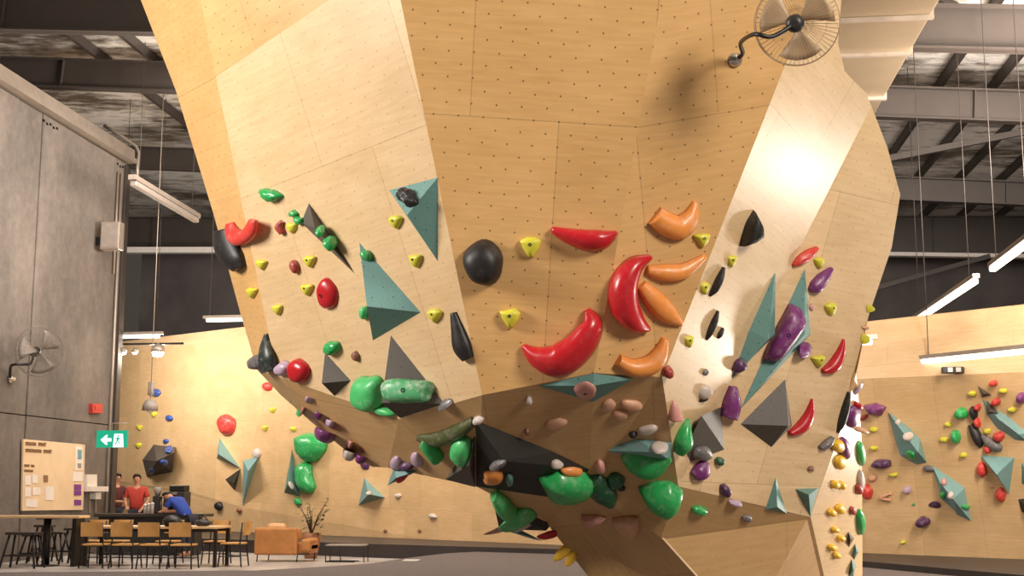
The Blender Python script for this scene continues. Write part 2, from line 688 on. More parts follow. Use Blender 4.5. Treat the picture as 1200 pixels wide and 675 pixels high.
WB = Vector((-7, 34, 0))
lb0, lb1, lb2, lb3 = atz(60, 614.5, .3), atz(300, 624, .3), atz(500, 632, .3), atz(740, 642, .3)
top0, top1, top2 = at(60, 410, lb0.y - .9), at(320, 379, lb1.y - .6), at(740, 330, lb3.y + .6)
seam0, seam1, seam2 = at(60, 424, lb0.y - 1.0), at(320, 392, lb1.y - .75), at(740, 350, lb3.y + .3)
mid2 = at(283, 594, lb1.y + .25)
AP = plane(seam0, seam1, mid2)
mid0, mid1 = on(60, 552, AP), on(221, 576, AP)
wl = panel('wall_back', [[seam0, seam1, mid2, mid1, mid0]], M['ply_far'], None, (200, 490), (260, 492), WB)
tag(wl, kind='structure')
tag(panel('wall_back', [[mid0, mid1, mid2, lb1, lb0]], M['ply_far'], None, (221, 600), (283, 602), WB), kind='structure')
tag(panel('wall_back', [[seam1, seam2, lb3, lb2], [seam1, lb2, mid2], [mid2, lb2, lb1]], M['ply_far'], None, (547, 600), (590, 602), WB), kind='structure')
tag(panel('wall_back', [[top0, top1, seam1, seam0], [top1, top2, seam2, seam1]], M['ply_fascia'], None, (200, 400), (260, 397), WB, register=False), kind='structure')
# climbing wall at the right
WR = Vector((5, 24, 0))
r0, r1 = atz(960, 646, .3), atz(1290, 659, .3)
k0, k1 = at(960, 446, r0.y - .9), at(1290, 432, r1.y - .9)
f0, f1 = at(960, 408, r0.y - .75), at(1290, 378, r1.y - .75)
g0, g1 = at(960, 384, r0.y - .45), at(1290, 348, r1.y - .45)
EX = 1.8
xr1, xk1, xf1, xg1 = (a + (b - a) * EX for a, b in ((r0, r1), (k0, k1), (f0, f1), (g0, g1)))
tag(panel('wall_right', [[k0, xk1, xr1, r0]], M['ply_far'], None, (1072, 545), (1130, 546), WR), kind='structure')
tag(panel('wall_right', [[f0, xf1, xk1, k0]], M['ply_fascia'], None, (1110, 420), (1160, 415), WR, register=False), kind='structure')
tag(panel('wall_right', [[g0, xg1, xf1, f0]], M['ply_fascia'], None, (1080, 395), (1160, 385), WR, register=False), kind='structure')
tag(panel('wall_right', [[g0 + Vector((0, 2.5, 0)), xg1 + Vector((0, 2.5, 0)), xg1, g0]], M['ply_fascia'], None, (1080, 395), (1160, 385), WR, register=False), kind='structure')

# mats
def mat_slab(name, top, z0, mat, label):
    mb = MB()
    mb.prism(top, (0, 0, -(top[0].z - z0)))
    o = mb.build(name, mat)
    return tag(o, label, 'crash mat')


fe = [atz(x, y, .3) for x, y in ((60, 626), (300, 633), (440, 637.5), (655, 643.5), (760, 647))]
bk = [p + Vector((0, .0, 0)) for p in (lb0, lb1, lb2, lb3)]
mat_slab('crash_mat', [fe[0], fe[1], fe[2], fe[3], fe[4], lb3, lb2, lb1, lb0], 0.0, M['mat_dark'], 'dark crash mat along the foot of the back left climbing wall')
rf0, rf1 = atz(960, 653, .3), atz(1290, 682, .3)
mat_slab('crash_mat', [rf0, rf0 + (rf1 - rf0) * EX, xr1, r0], 0.0, M['mat_dark'], 'dark crash mat along the foot of the right climbing wall')
fm = [atz(x, y, .2) for x, y in ((-120, 671.5), (300, 668.5), (380, 664), (436, 660), (480, 653.5), (522, 648.5), (566, 646), (655, 648.5))]
fm += [fe[3] + Vector((.2, .6, -.1)), rf0 + Vector((0, .05, -.1)), rf0 + (rf1 - rf0) * EX + Vector((0, .05, -.1)), Vector((14, 2, .2)), Vector((-13.2, 2, .2)), ]
mat_slab('crash_mat', fm, 0.005, M['mat_grey'], 'wide grey carpeted crash mat spread beneath the big boulder')

# ------------------------------------------------------------------ roof steel
def ibeam(name, A, B, web, fl=.26, tw=.03):
    """I beam whose bottom line runs A to B"""
    mb = MB()
    d = (B - A)
    L = d.length
    ax = d.normalized()
    side = ax.cross(Vector((0, 0, 1))).normalized()
    up = side.cross(ax)
    rot = Matrix((ax, side, up)).transposed()
    c = (A + B) / 2
    mb.box((0, 0, .02), (L, fl, .04))
    mb.box((0, 0, web / 2), (L, tw, web))
    mb.box((0, 0, web), (L, fl, .04))
    x = -L / 2 + 1.0
    while x < L / 2:
        mb.box((x, 0, web / 2), (.02, fl * .8, web))
        x += 3.4
    bmesh.ops.transform(mb.bm, matrix=Matrix.Translation(c) @ rot.to_4x4(), verts=mb.bm.verts)
    return tag(mb.build(name, M['steel']), kind='structure')


def beam_px(pl, pr, Y, web, x0=-13.4, x1=15.0):
    a, b = at(pl[0], pl[1], Y), at(pr[0], pr[1], Y)
    t0 = (x0 - a.x) / (b.x - a.x)
    t1 = (x1 - a.x) / (b.x - a.x)
    return ibeam('roof_beam', a + (b - a) * t0, a + (b - a) * t1, web)


beam_px((30, 37), (1150, 60), 22.6, .80)
beam_px((100, 105), (1100, 141), 27.6, .68, -18, 15)
beam_px((190, 199), (1100, 237), 34.6, .62, -19, 16)
beam_px((190, 297), (1100, 299), 44.0, 1.3, -19, 16)
# purlins run into the depth
def bar(name, A, B, w, h, mat, kind='structure'):
    mb = MB()
    A, B = Vector(A), Vector(B)
    ax = (B - A).normalized()
    side = ax.cross(Vector((0, 0, 1))).normalized()
    up = side.cross(ax)
    rot = Matrix((ax, side, up)).transposed()
    mb.box((A + B) / 2, ((B - A).length, w, h), rot=rot)
    o = mb.build(name, mat)
    if kind:
        o['kind'] = kind
    return o


x = -12.9
while x < 13.5:
    bar('roof_purlin', (x, 14, roof_z(x) - .14), (x, 47.8, roof_z(x) - .14), .09, .24, M['steel'])
    x += 1.22
bar('painted_flange_glow_1', at(100, 293.5, 43.5), at(300, 293.5, 43.5), .3, .2, M['white_plastic'])  # pale strip: tube light on the rear beam's flange, put into colour
bar('painted_flange_glow_2', at(1000, 297.5, 43.5), at(1230, 301, 43.5), .3, .12, M['white_plastic'])  # same painted flange light, right of the boulder
# bracing struts
bar('roof_brace', at(1085, -10, 24.0), at(1225, 58, 24.0), .10, .12, M['steel'])
bar('roof_brace', at(1020, 190, 30.0), at(1230, 149, 30.0), .12, .14, M['steel'])
bar('roof_brace', at(1000, 345, 41.0), at(1160, 300, 41.0), .12, .14, M['steel'])
# duct along the depth on the right
DZ = 8.3
dy0, dy1 = 14.0, 26.5
dx1 = atz(1100, 2, DZ).x
duct = thing('air_duct', 'wide beige rectangular air duct under the roof right of the boulder', 'air duct', (dx1 - 1.1, 18, DZ))
mb = MB()
mb.box((0, (dy0 + dy1) / 2 - 18, .4), (2.2, dy1 - dy0, .8), bev=.02)
mb.build('duct_body', M['duct'], duct)
for yy in (15.6, 18.6, 20.2, 22.6, 24.6):
    mb = MB()
    mb.box((0, yy - 18, .4), (2.28, .09, .9))
    mb.build('flange', M['steel_light'], duct)
for hx, hy in ((-.9, 20.6), (.9, 20.6), (-.9, 23.6), (.9, 23.6)):
    mb = MB()
    mb.tube([(hx * 1.24, hy - 18, 0), (hx * 1.24, hy - 18, roof_z(3) - DZ)], .012)
    mb.build('hanger_rod', M['steel'], duct)

# ------------------------------------------------------------------ lamps in the picture
def tube_light(pa, pb, label, r=.045, on_=True, wires=True, group=None):
    A, B = pa, pb
    ax = (B - A).normalized()
    c = (A + B) / 2
    t = thing('tube_light', label, 'light', c, 0, group)
    mb = MB()
    side = ax.cross(Vector((0, 0, 1))).normalized()
    rot = Matrix((ax, side, side.cross(ax))).transposed()
    L = (B - A).length
    mb.box(Vector((0, 0, r * 1.1)), (L + .16, r * 2.0, r * 1.3), rot=rot)
    mb.build('housing', M['steel_light'], t)
    mb = MB()
    mb.box((0, 0, -r * .35), (L, r * 1.9, r * 1.5), rot=rot, bev=r * .35)
    mb.build('diffuser', M['tube'] if on_ else M['grey_plastic'], t)
    if wires:
        for s in (-.42, .42):
            mb = MB()
            p = ax * (L * s)
            mb.tube([p + Vector((0, 0, r)), Vector((p.x, p.y, roof_z(c.x) - .1 - c.z))], .008, seg=6)
            mb.build('hanging_wire', M['steel'], t)
    return t


def at_depthline(px, py, z):
    return atz(px, py, z)


tube_light(atz(1143, 328, 5.2), atz(1073, 375, 5.2), 'lit tube light hanging by the dark rear wall, nearer the boulder', r=.06)
tube_light(atz(1232, 262, 5.2), atz(1163, 314, 5.2), 'lit tube light cut by the right edge of the picture, above another', r=.06)
tube_light(at(1226, 408, r1.y - 1.6), at(1078, 423, r0.y - 2.1), 'long lit tube light along the top of the right climbing wall', r=.055)
tube_light(at(136, 394, 31.5), at(187, 393, 31.5), 'lit tube light beside the end of the concrete wall', r=.055)
tube_light(at(242, 374.5, 31.5), at(290, 373.5, 31.5), 'lit tube light half hidden behind the left edge of the boulder', r=.055)
tube_light(atz(156, 213, 8.2), atz(230, 257, 8.2), 'unlit white strip light hung at a slant by the concrete wall', r=.085, on_=False)
tube_light(at(1002, 400, 22.5), at(1022, 399.5, 22.5), 'short lit lamp peeking past the right edge of the boulder', r=.06, wires=False)

# rail with spots over the cafe
rail = thing('spotlight_rail', 'thin dark spotlight rail in front of the back left wall', 'light', at(172, 403, 32.0))
L0 = at(172, 403, 32.0)
mb = MB()
mb.box((0, 0, 0), ((at(216, 403, 32.0) - at(130, 403, 32.0)).length, .04, .05))
mb.build('track', M['black_metal'], rail)
for px, r_ in ((144, .10), (158, .08), (185, .17)):
    p = at(px, 413, 32.0) - L0
    mb = MB()
    mb.tube([(p.x, 0, 0), (p.x, 0, p.z + r_)], .015, seg=6)
    mb.lathe([(.02, r_ * 1.5), (r_ * .9, r_ * .8), (r_ * 1.05, 0)], (p.x, 0, p.z))
    s = mb.build('spot', M['steel_light'], rail)
    mb = MB()
    mb.lathe([(.01, -r_ * .7), (r_ * .7, -r_ * .5), (r_ * .9, 0), (r_ * .6, r_ * .4), (.01, r_ * .5)], (p.x, 0, p.z))
    mb.build('bulb', M['bulb'] if px > 180 else M['tube'], s)

# pendant lamps in front of the back wall
def pendant(px, py, Y, kind, label):
    c = at(px, py, Y)
    t = thing('pendant_lamp', label, 'lamp', c, 0, 'pendant lamps over the cafe counter')
    mb = MB()
    mb.tube([(0, 0, .1), (0, 0, roof_z(c.x) - .1 - c.z)], .01, seg=6)
    mb.build('cord', M['steel_light'], t)
    mb = MB()
    if kind == 'cyl':
        mb.lathe([(.05, .17), (.065, .16), (.075, -.14), (.06, -.16)])
    else:
        mb.lathe([(.02, .17), (.10, .14), (.17, .04), (.185, -.10), (.175, -.10)])
    mb.build('lamp_shade', M['grey_plastic'], t)
    if kind != 'cyl':
        mb = MB()
        mb.lathe([(.02, -.16), (.07, -.13), (.08, -.08), (.02, -.02)])
        mb.build('bulb', M['white_plastic'], t)
    return t


pendant(177, 455.5, 30.0, 'cyl', 'slim grey cylinder pendant lamp above the dome pendant')
pendant(176, 476, 29.0, 'dome', 'grey dome pendant lamp hanging above the cafe counter')

# speaker on the corner
c = at(131.5, 277, 29.5)
t = thing('speaker', 'grey speaker box fixed at the end of the concrete wall', 'speaker', c)
mb = MB(); mb.box((0, 0, 0), (.48, .3, .68), bev=.02); mb.build('cabinet', M['steel_light'], t)
mb = MB(); mb.box((0, -.16, 0), (.42, .02, .6), bev=.005); mb.build('grille', M['grey_plastic'], t)
mb = MB(); mb.box((-.34, .1, -.1), (.22, .1, .2)); mb.build('bracket', M['black_metal'], t)
# bent conduit near the wall top
mb = MB()
q = [at(x, y, 31.5) for x, y in ((122, 147), (143, 160), (153, 167), (160, 172), (163, 180), (161, 196), (161, 213))]
mb.tube(q, .045)
mb.box(q[-1] + Vector((0, 0, 0)), (.32, .2, .16))
tag(mb.build('conduit', M['steel_light']), 'bent pale conduit dropping from the concrete wall top', 'conduit')
# projector lamp on the right fascia
pf = (f0, plane(f0, f1, k1)[1])
c = on(1114.5, 434.5, pf)
t = thing('emergency_light', 'small dark twin emergency light above the right climbing wall', 'emergency light', c - Vector((0, .12, 0)))
mb = MB(); mb.box((0, 0, 0), (.37, .14, .11), bev=.01); mb.build('housing', M['dark_plastic'], t)
for dx in (-.055, .085):
    mb = MB(); mb.box((dx, -.075, 0), (.085, .02, .08), bev=.005); mb.build('lens', M['white_plastic'], t)

# wall fan on the concrete wall and on the boulder
def wall_fan(name, label, c, axis, R, plate, pdir, elbow, wire_mat, grp=None, nw=34):
    t = thing(name, label, 'fan', c, 0, grp)
    ax = Vector(axis).normalized()
    a = ax.orthogonal().normalized()
    b = ax.cross(a)
    w = max(.0016, R * .0065)
    mb = MB()
    for rr, h in ((1.0, 0.0), (1.0, -.10), (.985, .06)):
        mb.tube([(a * math.cos(2 * PI * k / 40) + b * math.sin(2 * PI * k / 40)) * R * rr + ax * R * h for k in range(40)], w * 1.5, seg=6, close=True)
    for k in range(nw):
        an = 2 * PI * k / nw
        e = a * math.cos(an) + b * math.sin(an)
        mb.tube([e * R * .18 + ax * R * .24, e * R * .6 + ax * R * .19, e * R * .93 + ax * R * .1, e * R + ax * 0], w * .75, seg=4)
        mb.tube([e * R * .12 - ax * R * .28, e * R * .6 - ax * R * .24, e * R * .93 - ax * R * .16, e * R - ax * R * .1], w * .75, seg=4)
    for rr, h in ((.35, .225), (.68, .175)):
        mb.tube([(a * math.cos(2 * PI * k / 32) + b * math.sin(2 * PI * k / 32)) * R * rr + ax * R * h for k in range(32)], w * .8, seg=4, close=True)
    mb.build('cage', wire_mat, t)
    for k in range(3):
        mb = MB()
        pts = []
        NR, NA = 6, 6
        grid = []
        for i in range(NR):
            r_ = R * (.14 + .74 * i / (NR - 1))
            row = []
            for j in range(NA):
                u = j / (NA - 1) - .5
                wdt = .5 + .55 * (i / (NR - 1)) * (1.15 - .5 * (i / (NR - 1)))
                an = 2 * PI * k / 3 + u * wdt * 1.5 + .2
                p = (a * math.cos(an) + b * math.sin(an)) * r_ + ax * (R * .16 * u)
                row.append(p)
            grid.append(row)
        vs = [[mb.bm.verts.new(p) for p in row] for row in grid]
        vb = [[mb.bm.verts.new(p + ax * R * .012) for p in row] for row in grid]
        for i in range(NR - 1):
            for j in range(NA - 1):
                mb.bm.faces.new((vs[i][j], vs[i][j + 1], vs[i + 1][j + 1], vs[i + 1][j])).smooth = True
                mb.bm.faces.new((vb[i][j], vb[i + 1][j], vb[i + 1][j + 1], vb[i][j + 1])).smooth = True
        for i in range(NR - 1):
            mb.bm.faces.new((vs[i][0], vs[i + 1][0], vb[i + 1][0], vb[i][0]))
            mb.bm.faces.new((vs[i][-1], vb[i][-1], vb[i + 1][-1], vs[i + 1][-1]))
        for j in range(NA - 1):
            mb.bm.faces.new((vs[-1][j], vs[-1][j + 1], vb[-1][j + 1], vb[-1][j]))
        mb.build('blade', wire_mat, t)
    mb = MB()
    mb.lathe([(.02, -R * .62), (R * .15, -R * .60), (R * .21, -R * .5), (R * .21, -R * .3), (R * .12, -R * .22), (.01, -R * .1)], (0, 0, 0), ax)
    mb.build('motor', M['dark_plastic'], t)
    mp = -ax * R * .5
    mb = MB()
    ctr = [Vector(p) - Vector(c) for p in ([plate] + list(elbow))] + [mp]
    # smooth the arm
    sm = []
    for i in range(len(ctr) - 1):
        for k in range(4):
            u = k / 4.0
            p0 = ctr[max(i - 1, 0)]; p1 = ctr[i]; p2 = ctr[i + 1]; p3 = ctr[min(i + 2, len(ctr) - 1)]
            sm.append(.5 * ((2 * p1) + (p2 - p0) * u + (2 * p0 - 5 * p1 + 4 * p2 - p3) * u * u + (3 * p1 - p0 - 3 * p2 + p3) * u ** 3))
    sm.append(ctr[-1])
    mb.tube(sm, R * .055)
    mb.build('bracket_arm', M['black_metal'], t)
    mb = MB()
    mb.lathe([(R * .19, 0), (R * .19, R * .06), (R * .12, R * .09), (R * .08, R * .2)], Vector(plate) - Vector(c), pdir, seg=14)
    mb.build('wall_plate', M['chrome'], t)
    return t


fc = at(934, 27, 7.75)
pp, pn = cast(861, 70)
wall_fan('wall_fan', 'round wire-caged fan bolted high on the right front of the boulder', fc, (fc - CAM).normalized() + Vector((.12, 0, .02)), .258, pp, pn, 
         [pp + pn * .12 + Vector((0, 0, .05)), at(868, 50, pp.y - .28), at(884, 40, 7.62), at(905, 43, 7.6)], M['wire'], nw=56)
fc2 = atx(46, 412, WX + .75)
wall_fan('wall_fan', 'dull grey wire-caged fan fixed to the concrete wall', fc2, (.95, -.75, -.05), .52, atx(12, 444, WX), Vector((1, 0, 0)),
         [atx(12.5, 430, WX + .2), atx(18, 427, WX + .45), atx(36, 426, WX + .6)], M['wire_dull'], nw=30)

# ------------------------------------------------------------------ notice board, signs on the concrete wall
def onwall(px, py, off=0.0):
    return atx(px, py, WX + off)


bc = onwall(60, 558)
board = thing('notice_board', 'pale plywood notice board with posters on the concrete wall', 'notice board', bc)
bp = [onwall(x, y, .02) - bc for x, y in ((25.5, 514.5), (98, 521), (95.5, 597.5), (24, 598.5))]
mb = MB(); mb.prism(bp, (.04, 0, 0)); mb.build('backing_board', M['board'], board)


def sheet(name, box, mat, off=.066, th=.006):
    x0, y0, x1, y1 = box
    pts = [onwall(x, y, off) - bc for x, y in ((x0, y0), (x1, y0 + (x1 - x0) * .03), (x1, y1), (x0, y1))]
    mb = MB(); mb.prism(pts, (th, 0, 0))
    return mb.build(name, mat, board)


def letters(name, x0, y0, wds, h, mat):
    """rows of small letter-like strokes, too far away to read"""
    x = x0
    for wl_ in wds:
        mb = MB()
        xe = x
        for i in range(wl_):
            a_, b_, c_, d_ = x, y0, x + h * .55, y0 + h
            for q in ([(a_, b_), (a_ + h * .2, b_), (a_ + h * .2, d_), (a_, d_)],
                      [(a_, b_ + (h * .4 if i % 2 else 0)), (x + h * .8, b_ + (h * .4 if i % 2 else 0)), (x + h * .8, b_ + (h * .65 if i % 2 else h * .25)), (a_, b_ + (h * .65 if i % 2 else h * .25))],
                      [(c_ - h * .18, b_), (c_, b_), (c_, d_), (c_ - h * .18, d_)]):
                mb.prism([onwall(px, py + (px - 25) * .05, .068) - bc for px, py in q], (.006, 0, 0))
            x += h * .75
        x += h * .55
        mb.build(name, mat, board)


letters('heading_word', 30, 517.5, (4, 3), 4.2, M['print_brown'])
letters('heading_word', 30, 525.5, (9, 5) if False else (6, 3), 4.2, M['print_brown'])
letters('caption_word', 28.5, 544, (3, 2), 2.8, M['print_brown'])
letters('caption_word', 28.5, 550, (5,), 2.8, M['print_brown'])
for bx in ((29, 557, 36, 568), (37.5, 556, 44, 566), (29, 571, 36, 582), (38, 571, 47, 580), (53, 570, 63, 586), (30, 585, 44, 594)):
    sheet('paper_sheet', bx, M['paper'])
sheet('photo_print', (51, 557, 56, 565), M['print_brown'])
for bx in ((88, 523, 97, 551),):
    sheet('poster', bx, M['paper'])
sheet('poster', (91, 527, 95.5, 538), M['print_teal'], .074)
sheet('poster', (91, 543, 95, 548.5), M['grey_plastic'], .074)
sheet('poster', (85, 553, 97, 564), M['paper'])
for bx in ((87, 567.5, 95, 574), (87, 574.5, 95, 580.5), (87, 585.5, 95, 592)):
    sheet('purple_poster', bx, M['print_purple'], .07)
# leaflet rack beside the board
rc = onwall(105, 565)
rack = thing('leaflet_rack', 'white leaflet tray and soap dispenser right of the notice board', 'rack', rc)
def rbox(name, x0, y0, x1, y1, d, mat):
    mb = MB()
    mb.prism([onwall(x, y, .01) - rc for x, y in ((x0, y0), (x1, y0), (x1, y1), (x0, y1))], (d, 0, 0))
    return mb.build(name, mat, rack)
rbox('upper_tray', 97.5, 556, 109, 570, .10, M['paper'])
rbox('lower_tray', 97, 570, 117, 576, .22, M['paper'])
rbox('dispenser', 105, 577, 111, 585, .16, M['white_plastic'])
rbox('upright', 103.5, 586, 104.8, 601, .03, M['steel_light'])
rbox('upright', 110.5, 586, 111.8, 601, .03, M['steel_light'])
# fire call point
c = onwall(109.5, 478)
t = thing('fire_alarm', 'small red fire alarm box on the concrete wall', 'fire alarm', c)
mb = MB(); mb.prism([onwall(x, y, .01) - c for x, y in ((104, 473), (115.5, 473.4), (115.5, 484), (104, 484))], (.10, 0, 0)); mb.build('alarm_box', M['red_box'], t)
mb = MB()
for xx in (108, 111.5):
    mb.prism([onwall(x, y, .112) - c for x, y in ((xx, 475), (xx + 1, 475), (xx + 1, 480), (xx, 480))], (.01, 0, 0))
mb.build('marking', M['h_rust'], t)
# exit sign
ec = at(131.5, 514.5, 29.0)
t = thing('exit_sign', 'green exit sign with white left arrow hanging by the wall end', 'exit sign', ec)
sx = lambda px: (at(px, 514.5, 29.0) - ec).x
sz = lambda py: (at(131.5, py, 29.0) - ec).z
mb = MB(); mb.box((0, 0, 0), (sx(150) - sx(114), .06, sz(505) - sz(525)), bev=.006); mb.build('sign_panel', M['exit_green'], t)
def zpoly(name, pts, mat, y=-.036):
    mb = MB(); mb.prism([(sx(a), y, sz(b)) for a, b in pts], (0, -.006, 0)); return mb.build(name, mat, t)
zpoly('arrow', [(118.7, 515.5), (125, 509.8), (127, 509.8), (126, 513.6), (131.3, 513.6), (131.3, 517.4), (126, 517.4), (127, 521.2), (125, 521.2)], M['exit_white'])
zpoly('doorway', [(134.5, 508.5), (144.5, 508.5), (146, 524.2), (133.5, 524.2)], M['exit_white'])
mb = MB()
for pts in ([(138.6, 510.2), (140.4, 510.2), (140.4, 512.2), (138.6, 512.2)], [(137.8, 512.8), (140.6, 512.8), (139.6, 517), (137.6, 516.4)], [(135.8, 513.6), (138, 512.8), (138.2, 513.6), (136, 514.6)],
            [(140, 513), (142.4, 514.4), (142, 515.2), (139.8, 514.2)], [(138.6, 516.6), (139.8, 517), (141.8, 519.8), (140.8, 520.4)], [(137.6, 516.4), (138.6, 516.8), (136.8, 521.4), (135.8, 520.8)]):
    mb.prism([(sx(a), -.044, sz(b)) for a, b in pts], (0, -.004, 0))
mb.build('running_figure', M['exit_green'], t)
mb = MB(); mb.tube([(sx(131), 0, sz(505)), (sx(131), 0, sz(496)), (sx(150), 0, sz(496))], .012); mb.build('hanger', M['steel_light'], t)

# ------------------------------------------------------------------ cafe furniture
FL = 0.0
def fpos(px, Y):
    return Vector((at(px, 573, Y).x, Y, 0))


def make_chair(label):
    t = thing('dining_chair', label, 'chair', (0, 0, 0), 0, 'chairs around the long cafe table')
    mb = MB(); mb.box((0, 0, .445), (.42, .42, .035), bev=.012); mb.build('seat', M['wood_chair'], t)
    mb = MB()
    for i in range(7):
        u = i / 6.0 - .5
    # curved backrest
    g = []
    for i in range(9):
        u = i / 8.0 - .5
        for z in (.60, .87):
            g.append((u * .42, -.20 + .05 * (2 * u) ** 2 * -1 - (z - .6) * .12, z))
    vs = [mb.bm.verts.new(p) for p in g]
    vb = [mb.bm.verts.new((p[0], p[1] - .015, p[2])) for p in g]
    for i in range(8):
        a_, b_, c_, d_ = 2 * i, 2 * i + 1, 2 * i + 3, 2 * i + 2
        mb.bm.faces.new((vs[a_], vs[b_], vs[c_], vs[d_])); mb.bm.faces.new((vb[a_], vb[d_], vb[c_], vb[b_]))
        mb.bm.faces.new((vs[b_], vb[b_], vb[c_], vs[c_])); mb.bm.faces.new((vs[a_], vs[d_], vb[d_], vb[a_]))
    mb.bm.faces.new((vs[0], vb[0], vb[1], vs[1])); mb.bm.faces.new((vs[16], vs[17], vb[17], vb[16]))
    mb.build('backrest', M['wood_chair'], t)
    for sx_ in (-1, 1):
        mb = MB(); mb.tube([(sx_ * .20, .19, .43), (sx_ * .23, .23, 0)], .016); mb.build('leg', M['black_metal'], t)
        mb = MB(); mb.tube([(sx_ * .235, -.24, 0), (sx_ * .205, -.19, .43), (sx_ * .19, -.225, .85)], .016); mb.build('leg', M['black_metal'], t)
    mb = MB()
    mb.tube([(-.2, .19, .42), (.2, .19, .42), (.2, -.19, .42), (-.2, -.19, .42)], .014, close=True)
    mb.tube([(-.218, .21, .2), (-.218, -.215, .2)], .01); mb.tube([(.218, .21, .2), (.218, -.215, .2)], .01)
    mb.tube([(-.218, 0, .2), (.218, 0, .2)], .01)
    mb.build('seat_frame', M['black_metal'], t)
    return t


TY = 25.2
chair_specs = [
    (116, 24.4, 0.05, 'wooden-backed black chair at the left end of the table front, beside the stools'),
    (151, 24.4, 0.0, 'second wooden-backed chair from the left along the table front'),
    (183, 24.4, -0.03, 'third wooden-backed chair from the left along the table front'),
    (218, 24.4, 0.04, 'rightmost wooden-backed chair along the near side of the table'),
    (256, 26.0, PI, 'wooden-backed chair across the table at its far right corner'),
    (140, 26.0, PI, 'wooden-backed chair across the table behind the second front chair'),
    (111, 26.0, PI, 'wooden-backed chair across the table at its far left'),
    (200, 26.0, PI, 'wooden-backed chair across the table, in front of the person in blue'),
    (276, 25.2, PI / 2, 'wooden-backed chair at the right end of the long table'),
]
ch0 = None
for px, Y, rz, lab in chair_specs:
    if ch0 is None:
        ch0 = make_chair(lab)
        o = ch0
    else:
        o = copy_tree(ch0)
        o['label'] = lab
    o.location = fpos(px, Y)
    o.rotation_euler = (0, 0, rz)
tc = fpos(187, TY)
tbl = thing('dining_table', 'long pale timber cafe table on black legs', 'table', tc)
hw = (270 - 104) / 2 / 1538.0 * TY
mb = MB(); mb.box((0, 0, .755), (2 * hw, .85, .045), bev=.008); mb.build('tabletop', M['wood_pale'], tbl)
for sx_ in (-1, 1):
    for sy_ in (-1, 1):
        mb = MB(); mb.box((sx_ * (hw - .05), sy_ * .36, .365), (.06, .06, .73)); mb.build('leg', M['black_metal'], tbl)
mb = MB()
mb.box((0, .36, .70), (2 * hw - .1, .03, .06)); mb.box((0, -.36, .70), (2 * hw - .1, .03, .06))
mb.build('apron', M['black_metal'], tbl)
# things on the table
c = fpos(239, 25.0) + Vector((0, 0, .7775))
t = thing('bag', 'small dark bag lying on the right part of the long table', 'bag', c)
mb = MB()
bmesh.ops.create_icosphere(mb.bm, subdivisions=3, radius=.13)
for v in mb.bm.verts:
    v.co = Vector((v.co.x * 1.3, v.co.y * .8, max(0, v.co.z * .55 + .06)))
for f in mb.bm.faces:
    f.smooth = True
mb.build('bag_body', M['dark_plastic'], t)
mb = MB(); mb.tube([(-.1, 0, .1), (-.06, 0, .18), (.05, 0, .18), (.1, 0, .1)], .012); mb.build('handle', M['dark_plastic'], t)
c = fpos(203, 24.9) + Vector((0, 0, .7775))
t = thing('bag', 'black rucksack slumped on the table in front of the person in blue', 'bag', c)
mb = MB()
bmesh.ops.create_icosphere(mb.bm, subdivisions=3, radius=.16)
for v in mb.bm.verts:
    v.co = Vector((v.co.x * 1.2, v.co.y * .8, max(0, v.co.z * .75 + .09)))
for f in mb.bm.faces:
    f.smooth = True
mb.build('bag_body', M['dark_plastic'], t)
mb = MB(); mb.box((0, -.12, .08), (.2, .06, .1), bev=.02); mb.build('pocket', M['black_metal'], t)

# bar table along the wall and stools
BY = 24.9
bt = thing('bar_table', 'thin pale high bar table running in front of the concrete wall', 'table', fpos(58, BY))
x0_, x1_ = -13.42 - fpos(58, BY).x, fpos(101, BY).x - fpos(58, BY).x
mb = MB(); mb.box(((x0_ + x1_) / 2, 0, .955), (x1_ - x0_, .5, .05), bev=.008); mb.build('bar_top', M['wood_pale'], bt)
mb = MB(); mb.tube([(0, 0, 0), (0, 0, .93)], .075, seg=12); mb.build('pedestal', M['black_metal'], bt)
mb = MB(); mb.box((0, 0, .92), (.36, .3, .02)); mb.build('top_plate', M['black_metal'], bt)
mb = MB(); mb.lathe([(.26, 0), (.26, .015), (.06, .03)]); mb.build('foot_plate', M['black_metal'], bt)
mb = MB(); mb.box((x1_ - .12, 0, .465), (.08, .4, .93)); mb.build('end_support', M['black_metal'], bt)


def stool(px, Y, h, w, label, d=.34):
    t = thing('bar_stool', label, 'stool', fpos(px, Y), 0, 'black stools at the bar table')
    mb = MB(); mb.box((0, 0, h - .025), (w, d, .05), bev=.012); mb.build('seat', M['black_top'], t)
    for sx_ in (-1, 1):
        for sy_ in (-1, 1):
            mb = MB(); mb.tube([(sx_ * (w / 2 - .07), sy_ * (d / 2 - .06), h - .05), (sx_ * (w / 2 + .05), sy_ * (d / 2 + .04), 0)], .022)
            mb.build('leg', M['black_metal'], t)
    mb = MB()
    zz = h * .35
    q = .05 + .12 * (1 - zz / h) - .12
    a_ = w / 2 + .0
    b_ = d / 2 - .0
    mb.tube([(-a_, -b_, zz), (a_, -b_, zz), (a_, b_, zz), (-a_, b_, zz)], .014, close=True)
    mb.build('foot_rail', M['black_metal'], t)
    return t


stool(31, 24.2, .68, .60, 'wide black saddle stool, nearest of those at the bar table')
stool(71, 26.3, .62, .34, 'small black stool between the pedestal and the long table')
stool(55, 26.4, .76, .34, 'tall black stool standing behind the pedestal of the bar table')
stool(90, 25.65, .72, .32, 'black stool half hidden by the left end of the long table')
stool(42, 25.5, .60, .34, 'low black stool between the saddle stool and the pedestal')

